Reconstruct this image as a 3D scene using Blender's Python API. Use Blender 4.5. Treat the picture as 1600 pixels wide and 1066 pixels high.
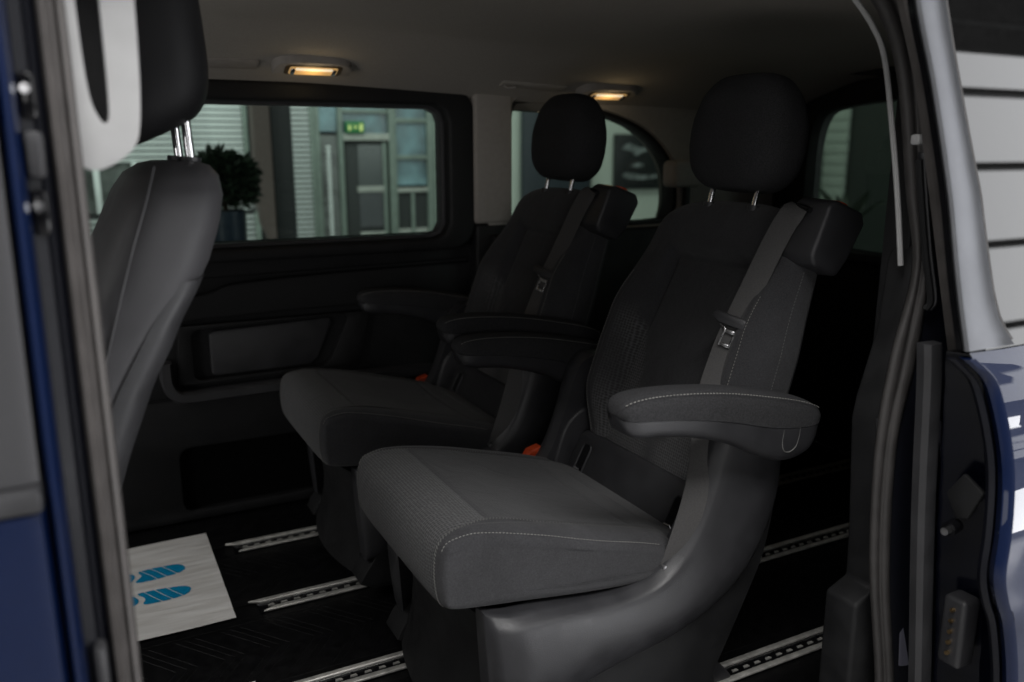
import bpy, bmesh, math, random
import numpy as np
from mathutils import Vector

random.seed(7)
R = math.radians
scene = bpy.context.scene
COL = scene.collection
for o in list(bpy.data.objects):
    bpy.data.objects.remove(o)

# ------------------------------------------------------------------ camera
cd = bpy.data.cameras.new('camera')
cam = bpy.data.objects.new('camera', cd)
COL.objects.link(cam)
cam.location = (0, 0, 1.10)
cam.rotation_euler = (R(90 - 13.0), 0, R(-27.5))
cd.sensor_width = 36
cd.lens = 29.25
cd.clip_start = 0.02
cd.clip_end = 200
cd.dof.use_dof = True
cd.dof.focus_distance = 1.62
cd.dof.aperture_fstop = 2.5
scene.camera = cam

# ------------------------------------------------------------------ light
w = bpy.data.worlds.new('World')
scene.world = w
w.use_nodes = True
bg = w.node_tree.nodes['Background']
bg.inputs[0].default_value = (0.9, 0.95, 1.0, 1)
bg.inputs[1].default_value = 0.010

def area(name, loc, target, sx, sy, radiance, col=(1, 1, 1)):
    l = bpy.data.lights.new(name, 'AREA')
    l.shape = 'RECTANGLE'
    l.size, l.size_y = sx, sy
    l.energy = radiance * math.pi * sx * sy
    l.color = col
    o = bpy.data.objects.new(name, l)
    COL.objects.link(o)
    o.location = loc
    o.rotation_euler = (Vector(target) - Vector(loc)).to_track_quat('-Z', 'Y').to_euler()
    return o

area('window_daylight', (6.6, -2.75, 2.2), (6.6, 0.0, 2.2), 8.0, 2.7, 4.0, (0.97, 0.98, 1))
area('ceiling_panel_light', (0.0, -0.55, 3.4), (0.1, -0.3, 0.0), 3.4, 1.2, 10.5, (1, 0.985, 0.97))
area('low_side_fill', (3.3, -2.2, -0.15), (0.85, 1.1, 0.35), 1.8, 0.6, 17.0, (0.98, 0.98, 1))  # added low lamp, brightens the door-side faces of the seat; no known fixture
area('showroom_front_light', (-3.6, -0.75, 0.7), (0.8, 0.9, 0.7), 1.2, 1.4, 4.0, (1, 0.99, 0.98))
area('left_fill', (-1.4, -3.6, 1.5), (0.6, 1.3, 0.6), 2.6, 1.4, 2.2, (1, 0.99, 0.98))  # added weak fill to lift the middle armrests, not a known lamp
area('windscreen_fill', (-1.7, 2.0, 2.1), (0.1, 2.1, 0.0), 1.2, 0.8, 5.5, (1, 0.99, 0.97))  # added lamp over the unbuilt windscreen, brightens paper mat and far cushion
area('cabin_bounce_fill', (-1.1, 1.75, 0.55), (-0.2, 1.9, 1.4), 1.0, 0.9, 0.2, (1, 0.97, 0.93))  # added upward lamp, stands in for light bounced onto the headliner
area('hall_ceiling_light', (1.2, 7.6, 3.4), (1.0, 9.9, 0.9), 7.0, 1.8, 5.0, (0.97, 1, 0.985))
area('side_hall_ceiling_light', (7.2, 7.4, 3.4), (7.6, 9.6, 0.6), 2.6, 1.6, 2.6, (0.95, 1, 0.93))

scene.render.engine = 'CYCLES'
scene.view_settings.view_transform = 'Standard'
scene.view_settings.look = 'None'
scene.view_settings.exposure = 0.0
scene.view_settings.gamma = 1.0
scene.cycles.max_bounces = 8
scene.cycles.transparent_max_bounces = 12

# ------------------------------------------------------------------ materials
def newmat(name):
    m = bpy.data.materials.new(name)
    m.use_nodes = True
    nt = m.node_tree
    return m, nt, nt.nodes['Principled BSDF']

def N(nt, typ, **kw):
    n = nt.nodes.new(typ)
    for k, v in kw.items():
        setattr(n, k, v)
    return n

def std(name, col, rough=0.5, metal=0.0, var=0.15, nscale=60, bump=0.0, bscale=900, spec=0.5, coat=0.0, rvar=0.1):
    m, nt, p = newmat(name)
    tc = N(nt, 'ShaderNodeTexCoord')
    nz = N(nt, 'ShaderNodeTexNoise')
    nz.inputs['Scale'].default_value = nscale
    nz.inputs['Detail'].default_value = 4
    nt.links.new(tc.outputs['Object'], nz.inputs['Vector'])
    mr = N(nt, 'ShaderNodeMapRange')
    mr.inputs['From Min'].default_value = 0.3
    mr.inputs['From Max'].default_value = 0.7
    mr.inputs['To Min'].default_value = 1 - var
    mr.inputs['To Max'].default_value = 1 + var
    nt.links.new(nz.outputs['Fac'], mr.inputs['Value'])
    mul = N(nt, 'ShaderNodeVectorMath', operation='SCALE')
    mul.inputs[0].default_value = col
    nt.links.new(mr.outputs[0], mul.inputs['Scale'])
    nt.links.new(mul.outputs[0], p.inputs['Base Color'])
    m2 = N(nt, 'ShaderNodeMapRange')
    m2.inputs['From Min'].default_value = 0.3
    m2.inputs['From Max'].default_value = 0.7
    m2.inputs['To Min'].default_value = max(0.02, rough - rvar)
    m2.inputs['To Max'].default_value = min(1, rough + rvar)
    nt.links.new(nz.outputs['Fac'], m2.inputs['Value'])
    nt.links.new(m2.outputs[0], p.inputs['Roughness'])
    p.inputs['Metallic'].default_value = metal
    p.inputs['Specular IOR Level'].default_value = spec
    p.inputs['Coat Weight'].default_value = coat
    p.inputs['Coat Roughness'].default_value = 0.02
    if bump:
        b = N(nt, 'ShaderNodeBump')
        b.inputs['Strength'].default_value = bump
        b.inputs['Distance'].default_value = 0.001
        n2 = N(nt, 'ShaderNodeTexNoise')
        n2.inputs['Scale'].default_value = bscale
        n2.inputs['Detail'].default_value = 2
        nt.links.new(tc.outputs['Object'], n2.inputs['Vector'])
        nt.links.new(n2.outputs['Fac'], b.inputs['Height'])
        nt.links.new(b.outputs[0], p.inputs['Normal'])
    return m

def emit(name, col, s):
    m, nt, p = newmat(name)
    p.inputs['Base Color'].default_value = (*col, 1)
    p.inputs['Emission Color'].default_value = (*col, 1)
    p.inputs['Emission Strength'].default_value = s
    return m

def glass(name, tint, ior=1.45, rough=0.0):
    m, nt, p = newmat(name)
    nt.nodes.remove(p)
    out = nt.nodes['Material Output']
    tr = N(nt, 'ShaderNodeBsdfTransparent')
    tr.inputs[0].default_value = (*tint, 1)
    gl = N(nt, 'ShaderNodeBsdfGlossy')
    gl.inputs['Roughness'].default_value = rough
    fr = N(nt, 'ShaderNodeFresnel')
    fr.inputs[0].default_value = ior
    mx = N(nt, 'ShaderNodeMixShader')
    nt.links.new(fr.outputs[0], mx.inputs[0])
    nt.links.new(tr.outputs[0], mx.inputs[1])
    nt.links.new(gl.outputs[0], mx.inputs[2])
    nt.links.new(mx.outputs[0], out.inputs[0])
    return m

def fabric_mat(name, col, knit_col, pitch=0.0062):
    """plain woven cloth; where the mesh attribute 'knit' is high, an open honeycomb knit"""
    m, nt, p = newmat(name)
    at = N(nt, 'ShaderNodeAttribute')
    at.attribute_name = 'knit'
    uv = N(nt, 'ShaderNodeUVMap')
    tc = N(nt, 'ShaderNodeTexCoord')
    sc = N(nt, 'ShaderNodeVectorMath', operation='SCALE')
    sc.inputs['Scale'].default_value = 1 / pitch
    nt.links.new(uv.outputs[0], sc.inputs[0])
    vo = N(nt, 'ShaderNodeTexVoronoi', voronoi_dimensions='2D')
    vo.inputs['Scale'].default_value = 1.0
    vo.inputs['Randomness'].default_value = 0.25
    nt.links.new(sc.outputs[0], vo.inputs['Vector'])
    hr = N(nt, 'ShaderNodeMapRange')
    hr.inputs['From Min'].default_value = 0.18
    hr.inputs['From Max'].default_value = 0.6
    nt.links.new(vo.outputs['Distance'], hr.inputs['Value'])
    kn = N(nt, 'ShaderNodeMix', data_type='RGBA')
    kn.inputs['A'].default_value = (*[c * 0.45 for c in knit_col], 1)
    kn.inputs['B'].default_value = (*[c * 1.4 for c in knit_col], 1)
    nt.links.new(hr.outputs[0], kn.inputs['Factor'])
    nz = N(nt, 'ShaderNodeTexNoise')
    nz.inputs['Scale'].default_value = 14
    nz.inputs['Detail'].default_value = 5
    nt.links.new(tc.outputs['Object'], nz.inputs['Vector'])
    pl = N(nt, 'ShaderNodeMix', data_type='RGBA')
    pl.inputs['A'].default_value = (*[c * 0.6 for c in col], 1)
    pl.inputs['B'].default_value = (*[c * 1.4 for c in col], 1)
    n3 = N(nt, 'ShaderNodeTexNoise')
    n3.inputs['Scale'].default_value = 420
    n3.inputs['Detail'].default_value = 2
    nt.links.new(tc.outputs['Object'], n3.inputs['Vector'])
    av = N(nt, 'ShaderNodeMix', data_type='FLOAT')
    av.inputs['Factor'].default_value = 0.65
    nt.links.new(nz.outputs['Fac'], av.inputs['A'])
    nt.links.new(n3.outputs['Fac'], av.inputs['B'])
    cn = N(nt, 'ShaderNodeMapRange')
    cn.inputs['From Min'].default_value = 0.3
    cn.inputs['From Max'].default_value = 0.7
    nt.links.new(av.outputs['Result'], cn.inputs['Value'])
    nt.links.new(cn.outputs[0], pl.inputs['Factor'])
    mx = N(nt, 'ShaderNodeMix', data_type='RGBA')
    nt.links.new(at.outputs['Fac'], mx.inputs['Factor'])
    nt.links.new(pl.outputs['Result'], mx.inputs['A'])
    nt.links.new(kn.outputs['Result'], mx.inputs['B'])
    nt.links.new(mx.outputs['Result'], p.inputs['Base Color'])
    p.inputs['Roughness'].default_value = 0.92
    p.inputs['Specular IOR Level'].default_value = 0.25
    p.inputs['Sheen Weight'].default_value = 0.12
    p.inputs['Sheen Roughness'].default_value = 0.6
    wv = N(nt, 'ShaderNodeTexNoise')
    wv.inputs['Scale'].default_value = 1500
    nt.links.new(tc.outputs['Object'], wv.inputs['Vector'])
    mh = N(nt, 'ShaderNodeMath', operation='MULTIPLY')
    nt.links.new(hr.outputs[0], mh.inputs[0])
    nt.links.new(at.outputs['Fac'], mh.inputs[1])
    pk_ = N(nt, 'ShaderNodeTexNoise')
    pk_.inputs['Scale'].default_value = 16
    pk_.inputs['Detail'].default_value = 3
    pk_.inputs['Distortion'].default_value = 0.8
    nt.links.new(tc.outputs['Object'], pk_.inputs['Vector'])
    pb = N(nt, 'ShaderNodeBump')
    pb.inputs['Strength'].default_value = 0.55
    pb.inputs['Distance'].default_value = 0.006
    nt.links.new(pk_.outputs['Fac'], pb.inputs['Height'])
    ad = N(nt, 'ShaderNodeMath', operation='MULTIPLY_ADD')
    ad.inputs[1].default_value = 0.4
    nt.links.new(wv.outputs['Fac'], ad.inputs[0])
    nt.links.new(mh.outputs[0], ad.inputs[2])
    b = N(nt, 'ShaderNodeBump')
    b.inputs['Strength'].default_value = 0.6
    b.inputs['Distance'].default_value = 0.0012
    nt.links.new(ad.outputs[0], b.inputs['Height'])
    nt.links.new(pb.outputs[0], b.inputs['Normal'])
    nt.links.new(b.outputs[0], p.inputs['Normal'])
    return m

def paint_mat(name, col):
    m, nt, p = newmat(name)
    tc = N(nt, 'ShaderNodeTexCoord')
    vo = N(nt, 'ShaderNodeTexVoronoi')
    vo.inputs['Scale'].default_value = 2500
    nt.links.new(tc.outputs['Object'], vo.inputs['Vector'])
    mx = N(nt, 'ShaderNodeMix', data_type='RGBA')
    mx.inputs['A'].default_value = (*col, 1)
    mx.inputs['B'].default_value = (*[min(1, c * 2.2) for c in col], 1)
    nt.links.new(vo.outputs['Color'], mx.inputs['Factor'])
    nt.links.new(mx.outputs['Result'], p.inputs['Base Color'])
    p.inputs['Metallic'].default_value = 0.15
    p.inputs['Roughness'].default_value = 0.5
    p.inputs['Coat Weight'].default_value = 1.0
    p.inputs['Coat Roughness'].default_value = 0.015
    p.inputs['Coat IOR'].default_value = 1.36
    p.inputs['Specular IOR Level'].default_value = 0.2
    return m

def paper_mat():
    m, nt, p = newmat('paper')
    tc = N(nt, 'ShaderNodeTexCoord')
    mp = N(nt, 'ShaderNodeMapping')
    mp.inputs['Scale'].default_value = (5, 34, 5)
    nt.links.new(tc.outputs['Object'], mp.inputs['Vector'])
    nz = N(nt, 'ShaderNodeTexNoise')
    nz.inputs['Scale'].default_value = 1.2
    nz.inputs['Detail'].default_value = 5
    nz.inputs['Distortion'].default_value = 0.6
    nt.links.new(mp.outputs[0], nz.inputs['Vector'])
    b = N(nt, 'ShaderNodeBump')
    b.inputs['Strength'].default_value = 0.7
    b.inputs['Distance'].default_value = 0.006
    nt.links.new(nz.outputs['Fac'], b.inputs['Height'])
    nt.links.new(b.outputs[0], p.inputs['Normal'])
    cr = N(nt, 'ShaderNodeValToRGB')
    cr.color_ramp.elements[0].color = (0.66, 0.64, 0.61, 1)
    cr.color_ramp.elements[1].color = (0.88, 0.87, 0.85, 1)
    cr.color_ramp.elements[0].position = 0.3
    cr.color_ramp.elements[1].position = 0.65
    nt.links.new(nz.outputs['Fac'], cr.inputs[0])
    nt.links.new(cr.outputs[0], p.inputs['Base Color'])
    p.inputs['Roughness'].default_value = 0.42
    return m

M = {
    'fabric': fabric_mat('seat_cloth', (0.035, 0.035, 0.038), (0.068, 0.068, 0.070)),
    'cloth': std('plain_cloth', (0.033, 0.033, 0.035), 0.95, bump=0.9, bscale=420, spec=0.2, nscale=380, var=0.35),
    'leather': std('grey_leatherette', (0.060, 0.059, 0.063), 0.55, bump=0.35, bscale=700, spec=0.4, nscale=9),
    'plastic': std('black_plastic', (0.032, 0.032, 0.035), 0.38, bump=0.45, bscale=750, nscale=18),
    'softplastic': std('dark_trim', (0.011, 0.0112, 0.012), 0.6, bump=0.4, bscale=900, nscale=20, spec=0.35),
    'greytrim': std('grey_trim', (0.040, 0.040, 0.043), 0.5, bump=0.3, bscale=900, nscale=20),
    'blackgloss': std('gloss_black', (0.006, 0.006, 0.007), 0.12, rvar=0.03),
    'rubber': std('rubber', (0.045, 0.042, 0.041), 0.55, nscale=30, bump=0.2, bscale=500),
    'greyrubber': std('grey_rubber', (0.085, 0.078, 0.075), 0.6, nscale=30, bump=0.2, bscale=500),
    'floor': std('vinyl_floor', (0.004, 0.004, 0.0045), 0.45, nscale=40, bump=0.2, bscale=400, spec=0.2),
    'alu': std('aluminium', (0.66, 0.65, 0.61), 0.42, metal=0.55, nscale=50, var=0.2),
    'chrome': std('chrome', (0.8, 0.8, 0.82), 0.10, metal=1.0, rvar=0.04),
    'steel': std('steel', (0.45, 0.45, 0.46), 0.3, metal=1.0),
    'headliner': std('headliner', (0.375, 0.35, 0.318), 0.98, nscale=250, var=0.08, bump=0.5, bscale=800, spec=0.1),
    'beige': std('beige_trim', (0.335, 0.31, 0.285), 0.7, nscale=60, var=0.06, bump=0.2, bscale=900, spec=0.3),
    'white': std('pale_grey_plastic', (0.42, 0.42, 0.42), 0.45, nscale=40, var=0.03, bump=0.15, bscale=900),
    'belt': std('belt_webbing', (0.062, 0.060, 0.060), 0.6, nscale=400, var=0.25, bump=0.5, bscale=1600),
    'thread': std('pale_thread', (0.23, 0.225, 0.21), 0.8),
    'greythread': std('grey_thread', (0.12, 0.12, 0.115), 0.8),
    'red': std('red_plastic', (0.50, 0.055, 0.012), 0.45),
    'paint': paint_mat('blue_paint', (0.0003, 0.0048, 0.026)),
    'satin': std('satin_blue_strip', (0.145, 0.148, 0.158), 0.45, rvar=0.02, metal=1.0, nscale=10),
    'jamb': std('dark_blue_jamb', (0.0025, 0.003, 0.006), 0.45, var=0.04, rvar=0.02, spec=0.25),
    'paper': paper_mat(),
    'cyan': std('cyan_print', (0.0, 0.27, 0.52), 0.5, var=0.08),
    'glass': glass('window_glass', (0.60, 0.695, 0.635)),
    'darkglass': glass('rear_glass', (0.40, 0.50, 0.44)),
    'doorglass': std('privacy_glass', (0.008, 0.008, 0.008), 0.01, rvar=0.005, spec=0.6),
    'lens': emit('lamp_glow', (0.85, 0.52, 0.20), 0.30),
    'bulb': emit('lamp_bulb', (1.0, 0.85, 0.6), 0.6),
}

# ------------------------------------------------------------------ mesh helpers
def tag(o, label=None, cat=None, group=None, kind=None):
    if label: o['label'] = label
    if cat: o['category'] = cat
    if group: o['group'] = group
    if kind: o['kind'] = kind
    return o

def empty(name, loc, **kw):
    o = bpy.data.objects.new(name, None)
    o.empty_display_size = 0.05
    COL.objects.link(o)
    o.location = loc
    tag(o, **kw)
    return o

def wpos(o):
    v = Vector((0, 0, 0))
    while o is not None:
        v += o.location
        o = o.parent
    return v

def link(name, me, mat, parent=None, smooth=True, sharp=40, kind=None):
    """me has world coordinates; they are made local to the parent"""
    if parent is not None:
        off = wpos(parent)
        for v in me.vertices:
            v.co -= off
    if mat: me.materials.append(M[mat] if isinstance(mat, str) else mat)
    if smooth:
        me.polygons.foreach_set('use_smooth', [True] * len(me.polygons))
        if sharp: me.set_sharp_from_angle(angle=R(sharp))
    o = bpy.data.objects.new(name, me)
    COL.objects.link(o)
    if parent is not None: o.parent = parent
    if kind: o['kind'] = kind
    return o

def raw(name, V, F, mat, parent=None, fixn=True, **kw):
    me = bpy.data.meshes.new(name)
    me.from_pydata([tuple(map(float, v)) for v in V], [], F)
    if fixn:
        bm = bmesh.new(); bm.from_mesh(me)
        bmesh.ops.recalc_face_normals(bm, faces=bm.faces)
        bm.to_mesh(me); bm.free()
    me.update()
    return link(name, me, mat, parent, **kw)

def catmull(pts, n, closed=False):
    P = [np.array(p, float) for p in pts]
    m = len(P)
    out = []
    segs = m if closed else m - 1
    for i in range(segs):
        if closed:
            a, b, c, d = P[(i - 1) % m], P[i], P[(i + 1) % m], P[(i + 2) % m]
        else:
            b, c = P[i], P[i + 1]
            a = P[i - 1] if i > 0 else 2 * b - c
            d = P[i + 2] if i + 2 < m else 2 * c - b
        for k in range(n):
            t = k / n
            out.append(0.5 * ((2 * b) + (-a + c) * t + (2 * a - 5 * b + 4 * c - d) * t * t + (-a + 3 * b - 3 * c + d) * t ** 3))
    if not closed: out.append(P[-1])
    return out

def resample(pts, n, closed=False):
    P = np.array(pts, float)
    if closed: P = np.vstack([P, P[:1]])
    d = np.r_[0, np.cumsum(np.linalg.norm(np.diff(P, axis=0), axis=1))]
    t = np.linspace(0, d[-1], n + 1 if closed else n)
    Q = np.stack([np.interp(t, d, P[:, k]) for k in range(P.shape[1])], 1)
    return Q[:-1] if closed else Q

def gridmesh(P, cu=False, cv=False, cap=False):
    """P [nu][nv] points"""
    nu, nv = len(P), len(P[0])
    V = [p for row in P for p in row]
    F = []
    for i in range(nu if cu else nu - 1):
        for j in range(nv if cv else nv - 1):
            a, b = i, (i + 1) % nu
            c, d = j, (j + 1) % nv
            F.append((a * nv + c, a * nv + d, b * nv + d, b * nv + c))
    if cap:
        F.append(tuple(range(nv)))
        F.append(tuple(range((nu - 1) * nv, nu * nv)))
    return V, F

def sweep(name, path, prof, mat, parent, closed=True, cap=True, **kw):
    """fixed-axis sweep: profile (dx, dy) laid at every path point"""
    P = [[(p[0] + a, p[1] + b, p[2]) for a, b in prof] for p in path]
    V, F = gridmesh(P, cv=closed, cap=cap and closed)
    return raw(name, V, F, mat, parent, **kw)

def tube(name, path, r, mat, parent, seg=10, closed=False, flat=1.0, **kw):
    P = [np.array(p, float) for p in path]
    n = len(P)
    rings = []
    up = None
    for i in range(n):
        if closed: t = P[(i + 1) % n] - P[i - 1]
        else: t = P[min(i + 1, n - 1)] - P[max(i - 1, 0)]
        t = t / (np.linalg.norm(t) + 1e-9)
        if up is None:
            up = np.cross(t, (0, 0, 1.0))
            if np.linalg.norm(up) < 0.1: up = np.cross(t, (0, 1.0, 0))
        up = up - t * (up @ t); up /= np.linalg.norm(up)
        bi = np.cross(t, up)
        rr = r[i] if isinstance(r, (list, tuple)) else r
        rings.append([P[i] + rr * (math.cos(a) * up + flat * math.sin(a) * bi) for a in [2 * math.pi * k / seg for k in range(seg)]])
    V, F = gridmesh(rings, cu=closed, cv=True, cap=not closed)
    return raw(name, V, F, mat, parent, **kw)

def bevelled(name, bm, mat, parent, bev=0.004, seg=2, ang=30, **kw):
    bmesh.ops.recalc_face_normals(bm, faces=bm.faces)
    if bev:
        es = [e for e in bm.edges if len(e.link_faces) == 2 and e.calc_face_angle(0) > R(ang)]
        bmesh.ops.bevel(bm, geom=es, offset=bev, segments=seg, profile=0.5, affect='EDGES', clamp_overlap=True)
    me = bpy.data.meshes.new(name)
    bm.to_mesh(me); bm.free()
    return link(name, me, mat, parent, **kw)

def prism(name, outline, a0, a1, mat, parent, axis='y', bev=0.004, seg=2, **kw):
    """outline in the plane across axis (y: x,z; x: y,z; z: x,y)"""
    def mk(p, a):
        if axis == 'y': return (p[0], a, p[1])
        if axis == 'x': return (a, p[0], p[1])
        return (p[0], p[1], a)
    bm = bmesh.new()
    v0 = [bm.verts.new(mk(p, a0)) for p in outline]
    v1 = [bm.verts.new(mk(p, a1)) for p in outline]
    n = len(outline)
    bm.faces.new(v0); bm.faces.new(v1[::-1])
    for i in range(n):
        bm.faces.new((v0[i], v0[(i + 1) % n], v1[(i + 1) % n], v1[i]))
    return bevelled(name, bm, mat, parent, bev, seg, **kw)

def box(name, lo, hi, mat, parent, bev=0.003, seg=2, **kw):
    return prism(name, [(lo[0], lo[1]), (hi[0], lo[1]), (hi[0], hi[1]), (lo[0], hi[1])], lo[2], hi[2], mat, parent, 'z', bev, seg, **kw)

def rrect(x0, x1, z0, z1, r, n=6, skew=0.0):
    out = []
    for cx, cz, a0 in ((x1 - r, z1 - r, 0), (x0 + r, z1 - r, 90), (x0 + r, z0 + r, 180), (x1 - r, z0 + r, 270)):
        for k in range(n + 1):
            a = R(a0 + 90 * k / n)
            z = cz + r * math.sin(a)
            out.append((cx + r * math.cos(a) + skew * (z - z0), z))
    return out

def ring(name, outer, inner, a0, a1, mat, parent, axis='y', bev=0.004, seg=2, n=96, **kw):
    """plate with a hole"""
    A = resample(inner, n, True)
    B = [np.array(p, float) for p in outer]
    def mk(p, a):
        if axis == 'y': return (p[0], a, p[1])
        if axis == 'x': return (a, p[0], p[1])
        return (p[0], p[1], a)
    bm = bmesh.new()
    loops = []
    for a in (a0, a1):
        vi = [bm.verts.new(mk(p, a)) for p in A]
        vo = [bm.verts.new(mk(p, a)) for p in B]
        es = [bm.edges.new((L[i], L[(i + 1) % len(L)])) for L in (vi, vo) for i in range(len(L))]
        bmesh.ops.triangle_fill(bm, use_beauty=True, use_dissolve=False, edges=es)
        loops.append((vi, vo))
    for k in (0, 1):
        P0, P1 = loops[0][k], loops[1][k]
        m = len(P0)
        for i in range(m):
            bm.faces.new((P0[i], P0[(i + 1) % m], P1[(i + 1) % m], P1[i]))
    return bevelled(name, bm, mat, parent, bev, seg, 50, **kw)

def stitches(name, path, mat, parent, length=0.0042, gap=0.0022, r=0.0007, slant=None):
    Q = catmull(path, 12) if len(path) < 30 else [np.array(p) for p in path]
    Q = np.array(Q)
    d = np.r_[0, np.cumsum(np.linalg.norm(np.diff(Q, axis=0), axis=1))]
    at = lambda t: np.array([np.interp(t, d, Q[:, k]) for k in range(3)])
    V, F = [], []
    t = 0
    while t + length < d[-1]:
        a, b = at(t), at(t + length)
        if slant is not None:
            m = (a + b) / 2
            dirv = (b - a) / np.linalg.norm(b - a)
            s = np.array(slant) * length
            a, b = m - s + dirv * length * 0.3, m + s - dirv * length * 0.3
        tt = b - a
        tt = tt / (np.linalg.norm(tt) + 1e-9)
        u = np.cross(tt, (0.3, 0.5, 0.8)); u /= np.linalg.norm(u)
        v = np.cross(tt, u)
        base = len(V)
        for c, k in ((a, 0.5), (a * 0.7 + b * 0.3, 1.0), (a * 0.3 + b * 0.7, 1.0), (b, 0.5)):
            for q in range(5):
                an = 2 * math.pi * q / 5
                V.append(c + r * k * (math.cos(an) * u + math.sin(an) * v))
        for s_ in range(3):
            for q in range(5):
                F.append((base + s_ * 5 + q, base + s_ * 5 + (q + 1) % 5, base + s_ * 5 + 5 + (q + 1) % 5, base + s_ * 5 + 5 + q))
        F.append(tuple(base + q for q in range(5))); F.append(tuple(base + 15 + q for q in range(5)))
        t += length + gap
    return raw(name, V, F, mat, parent, fixn=False, kind='stuff')

def sgnpow(c, e):
    return math.copysign(abs(c) ** e, c)

def smooth01(a, b, x):
    t = min(1, max(0, (x - a) / (b - a)))
    return t * t * (3 - 2 * t)

def lerp_tab(tab, x):
    xs = [t[0] for t in tab]
    return [float(np.interp(x, xs, [t[k] for t in tab])) for k in range(1, len(tab[0]))]

def surface(name, P, UV, K, mat, parent, cu=False, cv=False, capends=False):
    nu, nv = len(P), len(P[0])
    V, F = gridmesh(P, cu, cv)
    if capends:
        F.append(tuple(range(nv))); F.append(tuple(range((nu - 1) * nv, nu * nv)))
    me = bpy.data.meshes.new(name)
    me.from_pydata([tuple(map(float, v)) for v in V], [], F)
    uvl = me.uv_layers.new(name='UVMap')
    flat = [uv for row in UV for uv in row]
    for lp in me.loops:
        uvl.data[lp.index].uv = flat[lp.vertex_index]
    at = me.attributes.new('knit', 'FLOAT', 'POINT')
    at.data.foreach_set('value', [k for row in K for k in row])
    bm = bmesh.new(); bm.from_mesh(me)
    bmesh.ops.recalc_face_normals(bm, faces=bm.faces)
    bm.to_mesh(me); bm.free()
    return link(name, me, mat, parent, sharp=None)

# ------------------------------------------------------------------ showroom setting
def structure(o): o['kind'] = 'structure'; return o
SF = std('showroom_tiles', (0.42, 0.415, 0.41), 0.3, nscale=3, var=0.04)
structure(raw('showroom_floor', [(-14, -12, -0.52), (22, -12, -0.52), (22, 16, -0.52), (-14, 16, -0.52)], [(0, 1, 2, 3)], SF, smooth=False))
WALL = std('showroom_plaster', (0.46, 0.52, 0.46), 0.9, nscale=2, var=0.05, bump=0.2, bscale=200)
structure(raw('showroom_wall', *gridmesh([[(4.15, 10.3, -0.52), (4.15, 10.3, 4.2)], [(16, 10.3, -0.52), (16, 10.3, 4.2)]]), WALL, smooth=False))

SLAT = std('louvre_slat', (0.70, 0.75, 0.74), 0.5, nscale=8, var=0.08)
DARK = std('dark_void', (0.02, 0.024, 0.024), 0.7)
FRAME = std('sage_frame', (0.15, 0.19, 0.165), 0.5, nscale=12)
PALE = std('pale_frame', (0.32, 0.34, 0.31), 0.5, nscale=12)
COLM = std('dark_column', (0.012, 0.017, 0.018), 0.5)
COLB = std('beige_column', (0.20, 0.165, 0.15), 0.8)
SKYP = std('sky_pane', (0.10, 0.17, 0.19), 0.25, nscale=2.2, var=0.9)

def louvre(x0, x1, z0, z1, y, pitch, label, sl=0.62):
    e = empty('louvre_screen', ((x0 + x1) / 2, y, z0), label=label, cat='louvre', group='louvre screens of the showroom')
    box('backing', (x0, y + 0.05, z0), (x1, y + 0.09, z1), DARK, e, 0)
    n = int((z1 - z0) / pitch)
    me = None
    for k in range(n):
        z = z0 + pitch * (k + 0.5)
        h = pitch * sl / 2
        if me is None:
            s = prism('slat', [(y + 0.012, z - h), (y + 0.03, z - h), (y + 0.03 - 0.02, z + h), (y - 0.008, z + h)], x0 + .01, x1 - .01, SLAT, e, 'x', 0.0, smooth=False)
            me = s
        else:
            c = me.copy(); COL.objects.link(c); c.parent = e; c.location = (0, 0, pitch * k)
    for xx in (x0, x1):
        box('side_rail', (xx - 0.025, y - 0.03, z0), (xx + 0.025, y + 0.04, z1), FRAME, e, 0.003)
    return e

louvre(2.20, 2.56, -0.5, 2.4, 10.0, 0.060, 'pale slatted louvre panel between the dark column and the glass door')
louvre(-1.0, 1.80, 0.95, 2.4, 10.0, 0.064, 'wide white louvre blind high above the plant', 0.74)
louvre(-1.0, 1.80, -0.5, 0.42, 9.6, 0.060, 'low slatted louvre screen below the potted plant')

# glazed strip with pale mullions between the two screens
g = empty('glazed_strip', (0.6, 10.0, 0.42), label='pale glazed strip with white mullions behind the plant', cat='window')
PANEG = std('grey_pane', (0.09, 0.10, 0.095), 0.3, nscale=5, var=0.5)
for k in range(8):
    x = -0.9 + k * 0.38
    box('pane', (x + 0.03, 10.03, 0.42), (x + 0.35, 10.06, 0.95), PANEG, g, 0)
    box('mullion', (x - 0.03, 9.97, 0.42), (x + 0.03, 10.03, 0.95), SLAT, g, 0.003)

# square column, one side beige
c = empty('column', (1.47, 7.0, -0.52), label='tall column with dark front and beige flank seen through the side window', cat='column')
box('shaft', (1.47, 7.0, -0.52), (1.63, 7.3, 4.0), COLM, c, 0.006)
prism('cladding', [(1.335, 4.0), (1.335, 0.7), (1.36, 0.5), (1.40, 0.40), (1.465, 0.25), (1.465, 4.0)], 7.02, 7.2, COLB, c, 'y', 0.004)
box('plinth', (1.32, 6.96, -0.52), (1.64, 7.34, -0.3), COLM, c, 0.006)

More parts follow.
